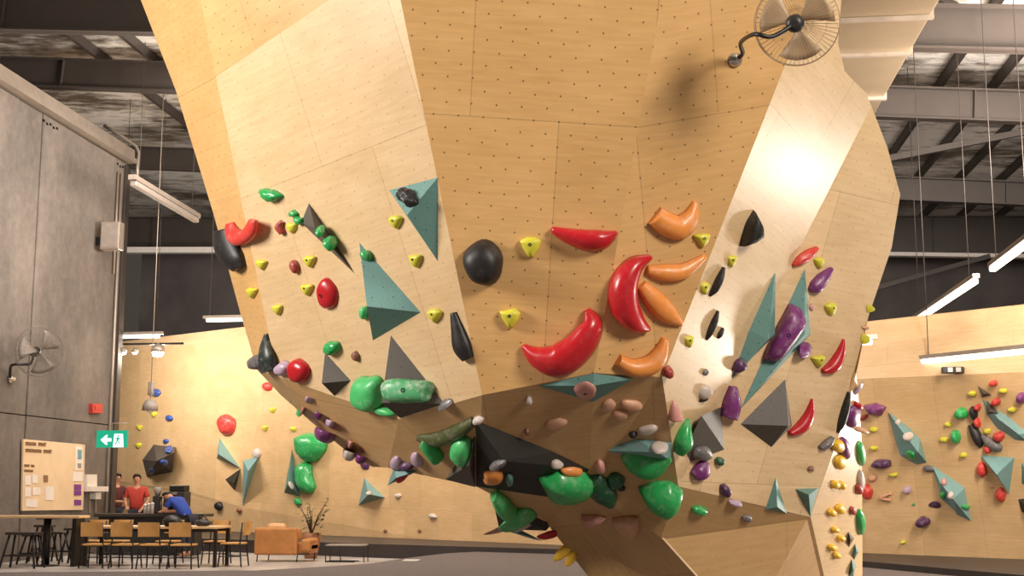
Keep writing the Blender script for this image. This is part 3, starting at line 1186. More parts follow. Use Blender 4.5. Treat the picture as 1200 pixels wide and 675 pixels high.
# counter, coffee machine and bits on it
CY = 29.3
cc = fpos(182, CY)
ctr = thing('cafe_counter', 'long dark topped cafe counter in front of the back left wall', 'counter', cc)
hw = (250 - 113) / 2 / 1538.0 * CY
mb = MB(); mb.box((0, 0, .905), (2 * hw, .7, .07), bev=.01); mb.build('countertop', M['black_top'], ctr)
mb = MB(); mb.box((-.1, .05, .435), (2 * hw - .3, .5, .87), bev=.01); mb.build('counter_body', M['dark_plastic'], ctr)
CT = .94
c = fpos(207, CY + .05) + Vector((0, 0, CT))
cm = thing('coffee_machine', 'bulky black coffee machine on the cafe counter', 'coffee machine', c)
mb = MB(); mb.box((0, .05, .33), (.50, .45, .34), bev=.02); mb.box((0, .12, .1), (.46, .3, .2), bev=.01); mb.box((0, 0, .02), (.52, .5, .04), bev=.01); mb.build('machine_body', M['dark_plastic'], cm)
mb = MB(); mb.box((0.05, .05, .57), (.36, .36, .14), bev=.02); mb.build('cup_tray', M['black_metal'], cm)
mb = MB(); mb.box((-.06, -.19, .46), (.3, .03, .06), bev=.01); mb.build('control_panel', M['chrome'], cm)
for dx in (-.14, .1):
    mb = MB(); mb.lathe([(.035, .12), (.035, .17)], (dx, -.14, 0)); mb.tube([(dx, -.14, .14), (dx, -.3, .13)], .014); mb.build('group_handle', M['black_metal'], cm)
mb = MB(); mb.tube([(-.24, -.12, .34), (-.3, -.15, .28), (-.31, -.16, .1)], .01); mb.build('steam_wand', M['chrome'], cm)
c = fpos(185, CY) + Vector((0, 0, CT))
t = thing('coffee_grinder', 'dark coffee grinder left of the coffee machine', 'grinder', c)
mb = MB(); mb.box((0, 0, .2), (.16, .22, .4), bev=.02); mb.build('grinder_body', M['dark_plastic'], t)
mb = MB(); mb.lathe([(.05, .4), (.09, .5), (.1, .58), (.06, .6)]); mb.build('hopper', M['grey_plastic'], t)
for i, px in enumerate((171, 175.2, 179.4)):
    c = fpos(px, CY - .12) + Vector((0, 0, CT))
    t = thing('canister', ['grey canister with pale lid, leftmost on the counter', 'grey canister in the middle of three on the counter', 'grey canister nearest the coffee grinder on the counter'][i], 'canister', c, 0, 'canisters on the cafe counter')
    mb = MB(); mb.lathe([(.036, 0), (.04, .01), (.04, .17 + .02 * i)]); mb.build('body', M['grey_plastic'], t)
    mb = MB(); mb.lathe([(.042, .17 + .02 * i), (.042, .2 + .02 * i), (.01, .22 + .02 * i)]); mb.build('lid', M['white_plastic'], t)

# ------------------------------------------------------------------ people
def skin_mesh(name, joints, edges, mat, parent, root=0, sub=2):
    me = bpy.data.meshes.new(name)
    me.from_pydata([j[:3] for j in joints], edges, [])
    o = link(name, me, parent)
    md = o.modifiers.new('Skin', 'SKIN')
    if not me.skin_vertices:
        bm_ = bmesh.new(); bm_.from_mesh(me); bm_.verts.layers.skin.verify(); bm_.to_mesh(me); bm_.free()
    for i, j in enumerate(joints):
        sv = me.skin_vertices[0].data[i]
        r = j[3]
        sv.radius = r if isinstance(r, tuple) else (r, r)
        sv.use_root = (i == root)
    md.use_smooth_shade = True
    s = o.modifiers.new('Sub', 'SUBSURF')
    s.levels = sub
    s.render_levels = sub
    dg = bpy.context.evaluated_depsgraph_get()
    nm = bpy.data.meshes.new_from_object(o.evaluated_get(dg))
    o.modifiers.clear()
    o.data = nm
    nm.materials.clear()
    nm.materials.append(mat)
    for p in nm.polygons:
        p.use_smooth = True
    return o


def person(label, loc, rz, J, shirt, hair, skirt_to=None):
    """J: dict of joints in local metres (figure faces -Y)"""
    t = thing('person', label, 'person', loc, rz)
    jt, ed = [], []

    def add(p, r, prev=None):
        jt.append((p[0], p[1], p[2], r))
        if prev is not None:
            ed.append((prev, len(jt) - 1))
        return len(jt) - 1
    pel = add(J['pelvis'], (.13, .09))
    sp = add(J['spine'], (.12, .085), pel)
    chest = add(J['chest'], (.14, .09), sp)
    neck = add(J['neck'], .055, chest)
    h = Vector(J['head'])
    nk = Vector(J['neck'])
    up = (h - nk).normalized()
    h1 = add(h - up * .055, (.068, .080), neck)
    h2 = add(h + up * .01, (.078, .095), h1)
    add(h + up * .085, (.06, .075), h2)
    for s in ('l', 'r'):
        sh = add(J['shoulder_' + s], .055, chest)
        el = add(J['elbow_' + s], .042, sh)
        wr = add(J['wrist_' + s], .028, el)
        w = Vector(J['wrist_' + s])
        d = (w - Vector(J['elbow_' + s])).normalized()
        sd = d.cross(Vector((0, 0, 1)))
        if sd.length < .1:
            sd = Vector((1, 0, 0))
        sd.normalize()
        palm = add(w + d * .06, (.036, .018), wr)
        for k, (off, ln) in enumerate(((-.028, .062), (-.010, .075), (.010, .070), (.027, .055))):
            b1 = add(w + d * .10 + sd * off, .009, palm)
            m1 = add(w + d * (.10 + ln * .5) + sd * off * 1.1 + Vector((0, 0, -.006)), .0085, b1)
            add(w + d * (.10 + ln * .95) + sd * off * 1.1 + Vector((0, 0, -.024)), .007, m1)
        th_ = add(w + d * .045 - sd * .04, .011, palm)
        add(w + d * .085 - sd * .062, .009, th_)
        hp = add(J['hip_' + s], .085, pel)
        kn = add(J['knee_' + s], .058, hp)
        an = add(J['ankle_' + s], .038, kn)
        a_ = Vector(J['ankle_' + s])
        add(a_ + Vector((0, -.14, -.05)), (.04, .028), an)
    body = skin_mesh('body', jt, ed, M['skin'], t)
    # clothes
    j2, e2 = [], []

    def add2(p, r, prev=None):
        j2.append((p[0], p[1], p[2], r))
        if prev is not None:
            e2.append((prev, len(j2) - 1))
        return len(j2) - 1
    p0 = add2(Vector(J['pelvis']) + Vector((0, 0, -.06)), (.175, .14))
    s0 = add2(J['spine'], (.165, .135), p0)
    c0_ = add2(J['chest'], (.19, .145), s0)
    add2(Vector(J['neck']).lerp(Vector(J['chest']), .08), .088, c0_)
    for s in ('l', 'r'):
        a1 = add2(J['shoulder_' + s], .08, c0_)
        add2(Vector(J['shoulder_' + s]).lerp(Vector(J['elbow_' + s]), .75), .064, a1)
    skin_mesh('shirt', j2, e2, shirt, t)
    j2, e2 = [], []
    p0 = add2(J['pelvis'], (.162, .122))
    for s in ('l', 'r'):
        a1 = add2(J['hip_' + s], .10, p0)
        a2 = add2(J['knee_' + s], .072, a1)
        add2(Vector(J['ankle_' + s]) + Vector((0, 0, .03)), .055, a2)
    skin_mesh('trousers', j2, e2, M['trousers'], t)
    # hair, nose, ears, eyes
    fw = Vector(J.get('face', (0, -1, 0))).normalized()
    sd = up.cross(fw).normalized()
    mb = MB()
    bmesh.ops.create_icosphere(mb.bm, subdivisions=3, radius=1.0)
    dl = []
    for v in mb.bm.verts:
        if v.co.y < -.35 and v.co.z < .45:
            dl.append(v)
        elif v.co.z < -.35:
            dl.append(v)
    bmesh.ops.delete(mb.bm, geom=dl, context='VERTS')
    for v in mb.bm.verts:
        q = v.co.copy()
        v.co = h + up * .035 + sd * (q.x * .094) - fw * (q.y * .112 + .006) + up * (q.z * .112)
    for f in mb.bm.faces:
        f.smooth = True
    bmesh.ops.solidify(mb.bm, geom=mb.bm.faces[:], thickness=.012)
    mb.build('hair', hair, t)
    mb = MB()
    mb.lathe([(.004, 0), (.016, .012), (.012, .04), (.004, .05)], h + fw * .088 - up * .028, (fw * .35 + up).normalized(), seg=8)
    mb.build('nose', M['skin'], t)
    for s in (-1, 1):
        mb = MB()
        bmesh.ops.create_icosphere(mb.bm, subdivisions=2, radius=.012)
        bmesh.ops.translate(mb.bm, vec=h + fw * .085 + sd * (.032 * s) + up * .015, verts=mb.bm.verts)
        mb.build('eye', M['hair_black'], t)
        mb = MB()
        mb.lathe([(.008, -.012), (.028, -.006), (.026, .006), (.006, .01)], h + sd * (.082 * s) - up * .005, sd * s, seg=10)
        mb.build('ear', M['skin'], t)
    mb = MB()
    mb.box((0, 0, 0), (.05, .012, .012))
    rot = Matrix((sd, -fw, up)).transposed()
    bmesh.ops.transform(mb.bm, matrix=Matrix.Translation(h + fw * .084 - up * .055) @ rot.to_4x4(), verts=mb.bm.verts)
    mb.build('mouth', M['h_rust'], t)
    return t


stand = dict(pelvis=(0, 0, .98), spine=(0, .01, 1.14), chest=(0, .01, 1.36), neck=(0, 0, 1.53), head=(0, -.03, 1.66),
             shoulder_l=(.19, .01, 1.43), elbow_l=(.25, -.03, 1.16), wrist_l=(.17, -.24, 1.05),
             shoulder_r=(-.19, .01, 1.43), elbow_r=(-.25, -.03, 1.16), wrist_r=(-.16, -.25, 1.06),
             hip_l=(.09, 0, .92), knee_l=(.10, -.02, .50), ankle_l=(.10, .02, .08),
             hip_r=(-.09, 0, .92), knee_r=(-.10, -.02, .50), ankle_r=(-.10, .02, .08))
s1 = dict(stand)
s1.update(wrist_l=(.20, -.2, 1.03), elbow_l=(.27, .0, 1.17))
p = person('person in a red t-shirt standing behind the cafe counter', fpos(160.5, 30.2), .15, s1, M['shirt_red'], M['hair'])
p.scale = (1.04, 1.04, 1.04)
s2 = dict(stand)
s2.update(wrist_l=(.1, -.42, 1.25), elbow_l=(.26, -.18, 1.2), wrist_r=(-.1, -.35, 1.12), elbow_r=(-.24, -.12, 1.13))
p = person('person in a maroon t-shirt reaching forward beside the wall end', fpos(136.5, 32.1), .9, s2, M['shirt_maroon'], M['hair'])
p.scale = (1.06, 1.06, 1.06)
s3 = dict(pelvis=(0, .12, .88), spine=(0, .0, 1.03), chest=(0, -.22, 1.20), neck=(0, -.38, 1.29), head=(0, -.50, 1.35), face=(0, -.8, -.5),
          shoulder_l=(.19, -.24, 1.25), elbow_l=(.24, -.36, 1.02), wrist_l=(.10, -.58, 1.0),
          shoulder_r=(-.19, -.24, 1.25), elbow_r=(-.24, -.36, 1.02), wrist_r=(-.10, -.58, 1.0),
          hip_l=(.09, .12, .84), knee_l=(.10, .06, .46), ankle_l=(.10, .14, .08), hip_r=(-.09, .12, .84), knee_r=(-.10, .04, .46), ankle_r=(-.10, .12, .08))
p = person('person in a blue t-shirt bending forward over the cafe counter', fpos(217, 28.45), -PI * .62, s3, M['shirt_blue'], M['hair_black'])

# ------------------------------------------------------------------ sofa, plant, side bench
sc = fpos(340, 27.2)
sf = thing('sofa', 'tan leather two-seat sofa on thin black legs', 'sofa', sc, 0)
W = 71 / 1538.0 * 27.2
mb = MB(); mb.box((-.17, -.34, .42), (.92, .14, .56), bev=.04); mb.build('backrest', M['leather'], sf)
mb = MB(); mb.box((-.02, .05, .27), (1.16, .62, .22), bev=.05); mb.build('seat_base', M['leather'], sf)
mb = MB(); mb.box((.46, -.03, .34), (.20, .70, .26), bev=.05); mb.build('armrest', M['leather'], sf)
mb = MB(); mb.box((-.56, -.03, .42), (.14, .70, .56), bev=.05); mb.build('armrest', M['leather'], sf)
mb = MB(); mb.box((-.22, -.18, .62), (.44, .2, .34), rot=Matrix.Rotation(-.2, 3, 'X'), bev=.08); mb.build('cushion', M['leather_lt'], sf)
mb = MB(); mb.box((.1, -.12, .56), (.4, .18, .26), rot=Matrix.Rotation(-.2, 3, 'X'), bev=.07); mb.build('cushion', M['leather'], sf)
for lx, ly in ((-.56, -.34), (.3, -.36), (.5, .28), (-.5, .28)):
    mb = MB(); mb.tube([(lx, ly, .17), (lx - .02, ly, 0)], .013); mb.build('leg', M['black_metal'], sf)
mb = MB(); mb.tube([(-.56, -.34, .16), (.5, -.34, .16), (.5, .28, .16), (-.5, .28, .16)], .012, close=True); mb.build('base_frame', M['black_metal'], sf)
pc = fpos(366, 28.2)
pl_ = thing('potted_plant', 'dark spindly potted plant behind the tan sofa', 'plant', pc)
mb = MB(); mb.lathe([(.13, 0), (.2, .35), (.22, .55), (.2, .55), (.18, .5)]); mb.build('pot', M['pot'], pl_)
mb = MB()
tips = []
for k in range(9):
    an = 2 * PI * k / 9 + .3
    rr = RND.uniform(.12, .42)
    hh = RND.uniform(.75, 1.28)
    tip = Vector((math.cos(an) * rr, math.sin(an) * rr * .6, hh))
    mb.tube([(0, 0, .5), (tip.x * .4, tip.y * .4, .5 + (hh - .5) * .55), tip], [.014, .012, .006], seg=6)
    tips.append(tip)
mb.build('stem', M['stem'], pl_)
for tip in tips:
    for k in range(6):
        an = RND.uniform(0, 2 * PI)
        d = Vector((math.cos(an), math.sin(an), RND.uniform(-.4, .5))).normalized()
        s = d.cross(Vector((0, 0, 1))).normalized()
        L = RND.uniform(.10, .17)
        b = tip - Vector((tip.x * .25 * k / 5, tip.y * .25 * k / 5, .07 * k))
        mb = MB()
        up = s.cross(d)
        ps = [b, b + d * L * .35 + s * L * .25 + up * .01, b + d * L * .75 + s * L * .17, b + d * L, b + d * L * .75 - s * L * .17, b + d * L * .35 - s * L * .25 + up * .01]
        mb.prism(ps, up * .003)
        mb.build('leaf', M['leaf'], pl_)
bc_ = fpos(408, 27.0)
bn = thing('side_table', 'low black metal framed side table right of the tan sofa', 'table', bc_)
w2 = (432 - 385) / 2 / 1538.0 * 27.0
mb = MB(); mb.box((0, 0, .345), (2 * w2, .4, .03), bev=.005); mb.build('tabletop', M['grey_plastic'], bn)
for lx, ly in ((-w2, -.19), (w2, -.19), (-w2, .19), (w2, .19), (-w2 * .22, -.19)):
    mb = MB(); mb.box((lx * .98, ly, .17), (.018, .018, .34)); mb.build('leg', M['black_metal'], bn)
mb = MB()
for ly in (-.19, .19):
    mb.box((-.1, ly, .012), (2 * w2 - .2, .018, .02))
mb.box((-w2 * .98, 0, .012), (.018, .38, .02))
mb.build('base_rail', M['black_metal'], bn)
# white tag on the mat edge
c = atz(482, 657.5, .2)
mb = MB(); mb.box((0, 0, .012), (.28, .3, .02), bev=.004)
tag(mb.build('floor_plate', M['white_plastic'], None, c), 'small white plate lying on the grey mat edge', 'plate')

# ------------------------------------------------------------------ climbing holds and volumes
SPEC = []


def frame_of(n):
    u = Vector((0, 0, 1)).cross(n)
    if u.length < .1:
        u = Vector((1, 0, 0))
    u.normalize()
    return u, n.cross(u)


def finish(bm, name, mat, loc, label, cat, group):
    bmesh.ops.recalc_face_normals(bm, faces=bm.faces)
    me = bpy.data.meshes.new(name)
    bm.to_mesh(me)
    bm.free()
    me.materials.append(mat)
    o = link(name, me, None, loc)
    return tag(o, label, cat, group)


def bolt(o, p, n, r):
    mb = MB()
    mb.lathe([(r, -.012), (r, .003), (r * .6, .004), (r * .55, -.004), (.001, -.004)], p, n, seg=10)
    mb.build('bolt', M['black_metal'], o)


def limit(v, base, m):
    """keep an outline point from running off along a glancing surface"""
    d = v - base
    return base + d if d.length <= m else base + d.normalized() * m


def blob(px, py, rx, ry, ang, h, mat, label, group=None, irr=.10, lean=(0, 0), e=.65, sq=2.0, poly=None, hole=False, name='climbing_hold', surf=None, rough=0.0, lim=4.0):
    p, n = surf or cast(px, py)
    rnd = random.Random(int(px * 31 + py * 17))
    scale = (p - CAM).length / FPX
    NS = 26
    ph = [rnd.uniform(0, 2 * PI) for _ in range(4)]
    out = []
    if poly:
        # resample a closed outline
        L = []
        m = len(poly)
        for i in range(m):
            x0, y0 = poly[i]
            x1, y1 = poly[(i + 1) % m]
            L.append(math.hypot(x1 - x0, y1 - y0))
        tot = sum(L)
        for k in range(NS):
            s = tot * k / NS
            i = 0
            while s > L[i]:
                s -= L[i]
                i += 1
            u = s / L[i]
            out.append((poly[i][0] + (poly[(i + 1) % m][0] - poly[i][0]) * u, poly[i][1] + (poly[(i + 1) % m][1] - poly[i][1]) * u))
    else:
        ca, sa = math.cos(math.radians(ang)), math.sin(math.radians(ang))
        for k in range(NS):
            a = 2 * PI * k / NS
            c, s = math.cos(a), math.sin(a)
            r = 1.0 / ((abs(c) ** sq + abs(s) ** sq) ** (1 / sq))
            r *= 1 + irr * (math.sin(2 * a + ph[0]) * .5 + math.sin(3 * a + ph[1]) * .4 + math.sin(5 * a + ph[2]) * .3)
            out.append((px + (rx * c * ca - ry * s * sa) * r, py + (rx * c * sa + ry * s * ca) * r))
    mx = max(rx, ry) * scale * lim
    base = [limit(on(x, y, (p, n)), p, mx) - p for x, y in out]
    cen = Vector((0, 0, 0))
    for b in base:
        cen += b
    cen /= NS
    top = limit(on(px + lean[0], py + lean[1], (p, n)), p, mx) - p
    bm = bmesh.new()
    K = 7
    rings = []
    for k in range(K):
        t = k / float(K)
        s = math.cos(t * PI / 2) ** e
        g = math.sin(t * PI / 2)
        ring = []
        for i, b in enumerate(base):
            q = cen + (b - cen) * s + top * t + n * h * g
            if rough and k > 0:
                q += (b - cen).normalized() * rnd.uniform(-rough, rough) + n * rnd.uniform(-rough, rough)
            ring.append(bm.verts.new(q))
        rings.append(ring)
    tip = bm.verts.new(cen + top + n * h)
    bm.faces.new(rings[0][::-1])
    for A, B in zip(rings, rings[1:]):
        for i in range(NS):
            f = bm.faces.new((A[i], A[(i + 1) % NS], B[(i + 1) % NS], B[i]))
            f.smooth = True
    for i in range(NS):
        f = bm.faces.new((rings[-1][i], rings[-1][(i + 1) % NS], tip))
        f.smooth = True
    o = finish(bm, name, M['h_' + mat], p, label, 'climbing hold', group)
    if hole:
        bolt(o, cen + top + n * h, n, min(.016, max(rx, ry) * scale * .16))
    return o


def jug(px, py, r, label, mat='yellow', group='small yellow jugs on the boulder', h=None, lean=None):
    """small wedge hold with a lip: flat top, pointed below"""
    p, n = cast(px, py)
    sc_ = (p - CAM).length / FPX
    rnd = random.Random(int(px * 7 + py))
    k = r
    j = lambda: rnd.uniform(-.12, .12) * k
    poly = [(px - k * .95 + j(), py - k * .55 + j()), (px - k * .3, py - k * .85 + j()), (px + k * .5, py - k * .85 + j()), (px + k * .95 + j(), py - k * .6 + j()), (px + k * .75, py + k * .2 + j()), (px + k * .2 + j(), py + k * 1.0), (px - k * .25, py + k * .75 + j()), (px - k * .7, py + k * .1)]
    return blob(px, py, k, k, 0, h or k * sc_ * .8, mat, label, group, poly=poly, lean=lean or (0, -k * .25), e=.8, hole=(k >= 8))


def banana(spine, h, mat, label, group=None, skew=0.0, name='climbing_hold', hole=None, surf=None):
    """hold swept along a pixel spine of (x, y, half width)"""
    mid = spine[len(spine) // 2]
    p, n = surf or cast(mid[0], mid[1])
    pts = []
    m = len(spine)
    for i in range(m - 1):
        p0, p1, p2, p3 = spine[max(i - 1, 0)], spine[i], spine[i + 1], spine[min(i + 2, m - 1)]
        for k in range(6):
            u = k / 6.0
            pts.append([.5 * ((2 * b) + (c - a) * u + (2 * a - 5 * b + 4 * c - d) * u * u + (3 * b - a - 3 * c + d) * u ** 3) for a, b, c, d in zip(p0, p1, p2, p3)])
    pts.append(list(spine[-1]))
    wm = max(q[2] for q in pts)
    N = len(pts)
    bm = bmesh.new()
    rings = []
    MS = 10
    for i, (x, y, w) in enumerate(pts):
        a = pts[max(i - 1, 0)]
        b = pts[min(i + 1, N - 1)]
        tx, ty = b[0] - a[0], b[1] - a[1]
        l = math.hypot(tx, ty) or 1
        nx, ny = -ty / l, tx / l
        w = max(w, .35)
        A = on(x - nx * w, y - ny * w, (p, n)) - p
        B = on(x + nx * w, y + ny * w, (p, n)) - p
        ring = []
        hh = h * (w / wm) ** .8
        for k in range(MS + 1):
            th = PI * k / MS
            u = .5 - .5 * math.cos(th) + skew * .5 * math.sin(th)
            ring.append(bm.verts.new(A.lerp(B, u) + n * hh * math.sin(th) ** .8))
        rings.append(ring)
    for R1, R2 in zip(rings, rings[1:]):
        for k in range(MS):
            f = bm.faces.new((R1[k], R1[k + 1], R2[k + 1], R2[k]))
            f.smooth = True
        bm.faces.new((R1[MS], R1[0], R2[0], R2[MS]))
    bm.faces.new(rings[0])
    bm.faces.new(rings[-1][::-1])
    o = finish(bm, name, M['h_' + mat], p, label, 'climbing hold', group)
    if hole:
        q = on(hole[0], hole[1], (p + n * h * .9, n)) - p
        bolt(o, q, n, .012)
    return o


def vol(base, apex, mat, label, group=None, faces=None, at_=None, name='climbing_volume', h=None):
    """angular wooden volume; base pixels lie on the wall, apex entries are (px, py, height)"""
    cx = sum(b[0] for b in base) / len(base)
    cy = sum(b[1] for b in base) / len(base)
    p, n = cast(*(at_ or (cx, cy)))
    V = [on(x, y, (p, n)) - p for x, y in base]
    nb = len(V)
    for x, y, hh in apex:
        V.append(on(x, y, (p + n * hh, n)) - p)
    if faces is None:
        faces = [(i, (i + 1) % nb, nb) for i in range(nb)]
    bm = bmesh.new()
    uvl = bm.loops.layers.uv.new('UVMap')
    bv = [bm.verts.new(v) for v in V]
    fs = [bm.faces.new([bv[i] for i in f]) for f in faces]
    bm.faces.new([bv[i] for i in range(nb)][::-1])
    bmesh.ops.recalc_face_normals(bm, faces=bm.faces)
    for f in bm.faces:
        f.normal_update()
        u, v = frame_of(f.normal)
        for lp in f.loops:
            lp[uvl].uv = (lp.vert.co.dot(u) + .05, lp.vert.co.dot(v) + .03)
    me = bpy.data.meshes.new(name)
    bm.to_mesh(me)
    bm.free()
    me.materials.append(M[mat])
    o = link(name, me, None, p)
    tag(o, label, 'climbing volume', group)
    for f in faces:
        reg([V[i] + p for i in f])
    return o


GV = 'teal wooden volumes on the boulder'
GB = 'charcoal wooden volumes on the boulder'
GR = 'teal wooden volumes on the back walls'
# --- volumes first: they carry holds too
vol([(456, 223), (513, 208), (513, 306)], [(477, 252, .16)], 'teal', 'teal triangular volume high on the left face beside the vertical prow edge', GV)
vol([(421, 284), (493, 366), (437, 399)], [(430, 359, .18)], 'teal', 'large teal triangular volume in the middle of the left face, pointing right', GV)
vol([(362, 238), (416, 321), (353, 261)], [(369, 267, .10)], 'charcoal', 'long narrow charcoal volume slanting down the upper left face', GB)
vol([(381, 413), (411, 446), (392, 464)], [(377, 449, .13)], 'charcoal', 'small charcoal diamond volume low on the left face, under the round green hold', GB)
vol([(458, 393), (521, 473), (469, 490)], [(447, 472, .20)], 'charcoal', 'large charcoal volume above the ledge, carrying a chalky green bar', GB)
vol([(909, 310), (908, 392), (850, 452), (868, 382)], [(900, 398, .10)], 'teal', 'left one of the two tall teal spike volumes on the right face', GV, faces=[(0, 3, 4), (3, 2, 4), (2, 1, 4), (1, 0, 4)])
vol([(943, 313), (950, 392), (869, 478)], [(943, 392, .12)], 'teal', 'right one of the two tall teal spike volumes, under the big purple hold', GV)
vol([(920, 444), (928, 499), (904, 524), (868, 497)], [(924, 499, .16)], 'charcoal', 'large charcoal diamond volume low on the right face', GB)
vol([(845, 477), (849, 527), (795, 546), (811, 502)], [(822, 487, .15)], 'charcoal', 'charcoal block volume at the corner of the underside, beside the green horn', GB, at_=(830, 512))
vol([(909, 559), (922, 602), (897, 597)], [(911, 594, .07)], 'teal', 'small upright teal spike at the lower rim of the right face', GV)
vol([(932, 573), (959, 572), (950, 606)], [(948, 580, .09)], 'teal', 'small teal volume pointing down at the lower rim of the right face', GV)
vol([(630, 452), (696, 437.5), (743, 444), (695, 471)], [(695, 452, .06)], 'teal', 'flat teal kite volume under the red crescent, at the underside lip', GV, at_=(690, 462))
vol([(702, 528), (746, 514), (788, 519), (788, 541), (745, 535)], [(770, 530, .12)], 'teal_pale', 'teal shelf volume on the underside above the curved green hold', GV, at_=(752, 525))
vol([(558, 512), (556, 492), (650, 530), (692, 550), (660, 585), (558, 570)], [(590, 540, .16)], 'coal', 'big black volume under the prow of the boulder', GB, at_=(600, 540))
vol([(557, 510), (557, 571), (522, 562)], [(549, 545, .12)], 'charcoal', 'grey triangular volume on the underside behind the leaf-shaped green hold', GB, at_=(545, 550))
vol([(462, 547), (492, 551), (454, 569)], [(464, 560, .08)], 'teal', 'small teal wedge below the lilac holds on the dark underside', GV, at_=(470, 548))
vol([(575, 574), (612, 580), (645, 616), (640, 622), (585, 620)], [(610, 606, .12)], 'coal', 'low black volume carrying pale green holds at the boulder foot', GB, at_=(650, 610))
vol([(580, 618), (608, 620), (636, 634), (625, 632)], [(606, 624, .05)], 'teal_pale', 'thin pale teal volume at the bottom left of the boulder foot', GV, at_=(652, 620))
# end face
vol([(994, 623), (1001, 631), (995, 641)], [(997, 632, .05)], 'charcoal', 'tiny charcoal volume on the bright end face', GB)
vol([(1002, 637), (1007, 646), (1001, 656), (999, 648)], [(1004, 647, .05)], 'teal', 'upper thin teal volume low on the bright end face', GV)
vol([(998, 655), (1003, 662), (1000, 676), (995, 676)], [(1000, 668, .05)], 'teal', 'lower thin teal volume at the bottom of the bright end face', GV)
# back left wall
vol([(257, 513), (282, 549), (254, 537)], [(256, 532, .45)], 'teal_pale', 'slim teal volume under the big red hold on the back left wall', GR)
vol([(285, 540), (304, 534), (284, 594)], [(291, 552, .45)], 'teal_pale', 'tall teal triangle volume on the back left wall beside the boulder', GR)
vol([(282, 549), (275, 575), (264, 562)], [(274, 566, .3)], 'coal', 'small black triangle volume between two teal ones on the back left wall', GR)
vol([(180, 521), (206, 524), (202, 553), (172, 559), (167, 539)], [(184, 540, .8), (204, 530, .5)], 'charcoal', 'bulky grey box volume on the back left wall above the cafe', GR,
    faces=[(0, 1, 6), (0, 6, 5), (0, 5, 4), (4, 5, 3), (5, 6, 2), (5, 2, 3), (6, 1, 2)])
vol([(342, 527), (352, 582), (333, 577)], [(338, 566, .45)], 'teal', 'tall narrow teal spike left of the lower green blob on the back wall', GR)
vol([(427, 560), (451, 583), (420, 592)], [(432, 579, .45)], 'teal_pale', 'teal pyramid volume alone on the plywood above the side table', GR)
# right wall
vol([(1041, 483), (1066, 502), (1078, 514), (1087, 543), (1074, 546), (1054, 534), (1050, 520)], [(1076, 530, .32), (1053, 500, .18)], 'teal_pale', 'upper of two long teal volumes strung diagonally on the right wall', GR,
    faces=[(0, 1, 8), (1, 2, 7, 8), (2, 3, 7), (3, 4, 7), (4, 5, 7), (5, 6, 8, 7), (6, 0, 8)])
vol([(1092, 545), (1112, 558), (1131, 571), (1140, 613), (1122, 605), (1104, 588)], [(1117, 585, .34), (1102, 566, .2)], 'teal_pale', 'lower of two long teal volumes strung diagonally on the right wall', GR,
    faces=[(0, 1, 7), (1, 2, 6, 7), (2, 3, 6), (3, 4, 6), (4, 5, 7, 6), (5, 0, 7)])
vol([(1148, 532), (1190, 535), (1185, 582)], [(1168, 556, .4)], 'teal_pale', 'big teal triangle volume pointing down near the right picture edge', GR)
vol([(1151, 467), (1163, 477), (1182, 487), (1206, 507), (1206, 520), (1188, 517), (1168, 504), (1155, 485)], [(1170, 491, .14), (1194, 509, .14)], 'teal_pale', 'long curved pale teal volume running off the right picture edge', GR,
    faces=[(0, 1, 8), (1, 2, 8), (2, 3, 9, 8), (3, 4, 9), (4, 5, 9), (5, 6, 8, 9), (6, 7, 8), (7, 0, 8)])
vol([(1146, 452), (1162, 463), (1151, 466)], [(1153, 461, .14)], 'charcoal', 'small charcoal volume at the top end of the curved teal volume', GR)
vol([(1156, 469), (1174, 486), (1157, 486)], [(1160, 482, .2)], 'charcoal', 'charcoal triangle volume on the upper part of the curved teal volume', GR, at_=(1150, 490))
vol([(1196, 541), (1206, 538), (1206, 573), (1195, 570)], [(1204, 556, .2)], 'teal', 'dark teal volume cut by the right picture edge', GR)
vol([(1192, 584), (1206, 582), (1206, 606), (1196, 600)], [(1203, 594, .2)], 'coal', 'black volume cut by the right picture edge, low on the wall', GR)

# --- left face
G = 'small yellow jugs on the boulder'
jug(343, 267, 7, 'small yellow jug beside the small red ring-like hold, upper left face')
jug(307, 310, 7, 'small yellow jug below the red U-shaped hold on the left face')
jug(364, 306, 8, 'small yellow jug left of the tip of the long charcoal volume')
jug(296, 343, 7, 'leftmost small yellow jug near the left rim of the boulder')
jug(361, 339, 8, 'small yellow jug touching the round red hold on the left face')
jug(326, 363, 7, 'lowest small yellow jug at the left rim of the left face')
jug(464, 260, 9, 'small yellow jug under the left corner of the upper teal volume')
jug(488, 305, 9, 'small yellow jug under the tip area of the upper teal volume')
jug(510, 370, 9, 'small yellow jug at the right point of the large teal triangle')
blob(319, 228, 12, 7, 8, .07, 'green', 'jagged green hold, topmost on the left face', irr=.25, rough=.006)
blob(345, 250, 5, 4, 40, .04, 'green', 'small green hold at the upper left of the long charcoal volume', irr=.25)
blob(352, 258, 6, 4, 60, .05, 'green', 'green hold touching the edge of the long charcoal volume', irr=.25)
blob(374, 272, 5, 6, 0, .05, 'green', 'upper of two green holds on the long charcoal volume', irr=.1)
blob(386, 286, 7, 9, -35, .06, 'green', 'lower of two green holds on the long charcoal volume', irr=.1)
blob(430, 300, 8, 6, 0, .05, 'green', 'green hold on the upper tip of the large teal triangle', irr=.12)
blob(428, 366, 4, 8, 0, .05, 'bright_green', 'green hold peeking from the left edge of the large teal triangle')
blob(391, 407, 9, 8, 0, .07, 'green', 'round green hold above the small charcoal diamond volume', irr=.12, rough=.004)
banana([(271, 261, 3.5), (275, 272, 7), (284, 278, 9), (294, 272, 8), (298, 257, 4)], .08, 'light_red', 'red U-shaped hold near the left rim of the boulder', skew=.2)
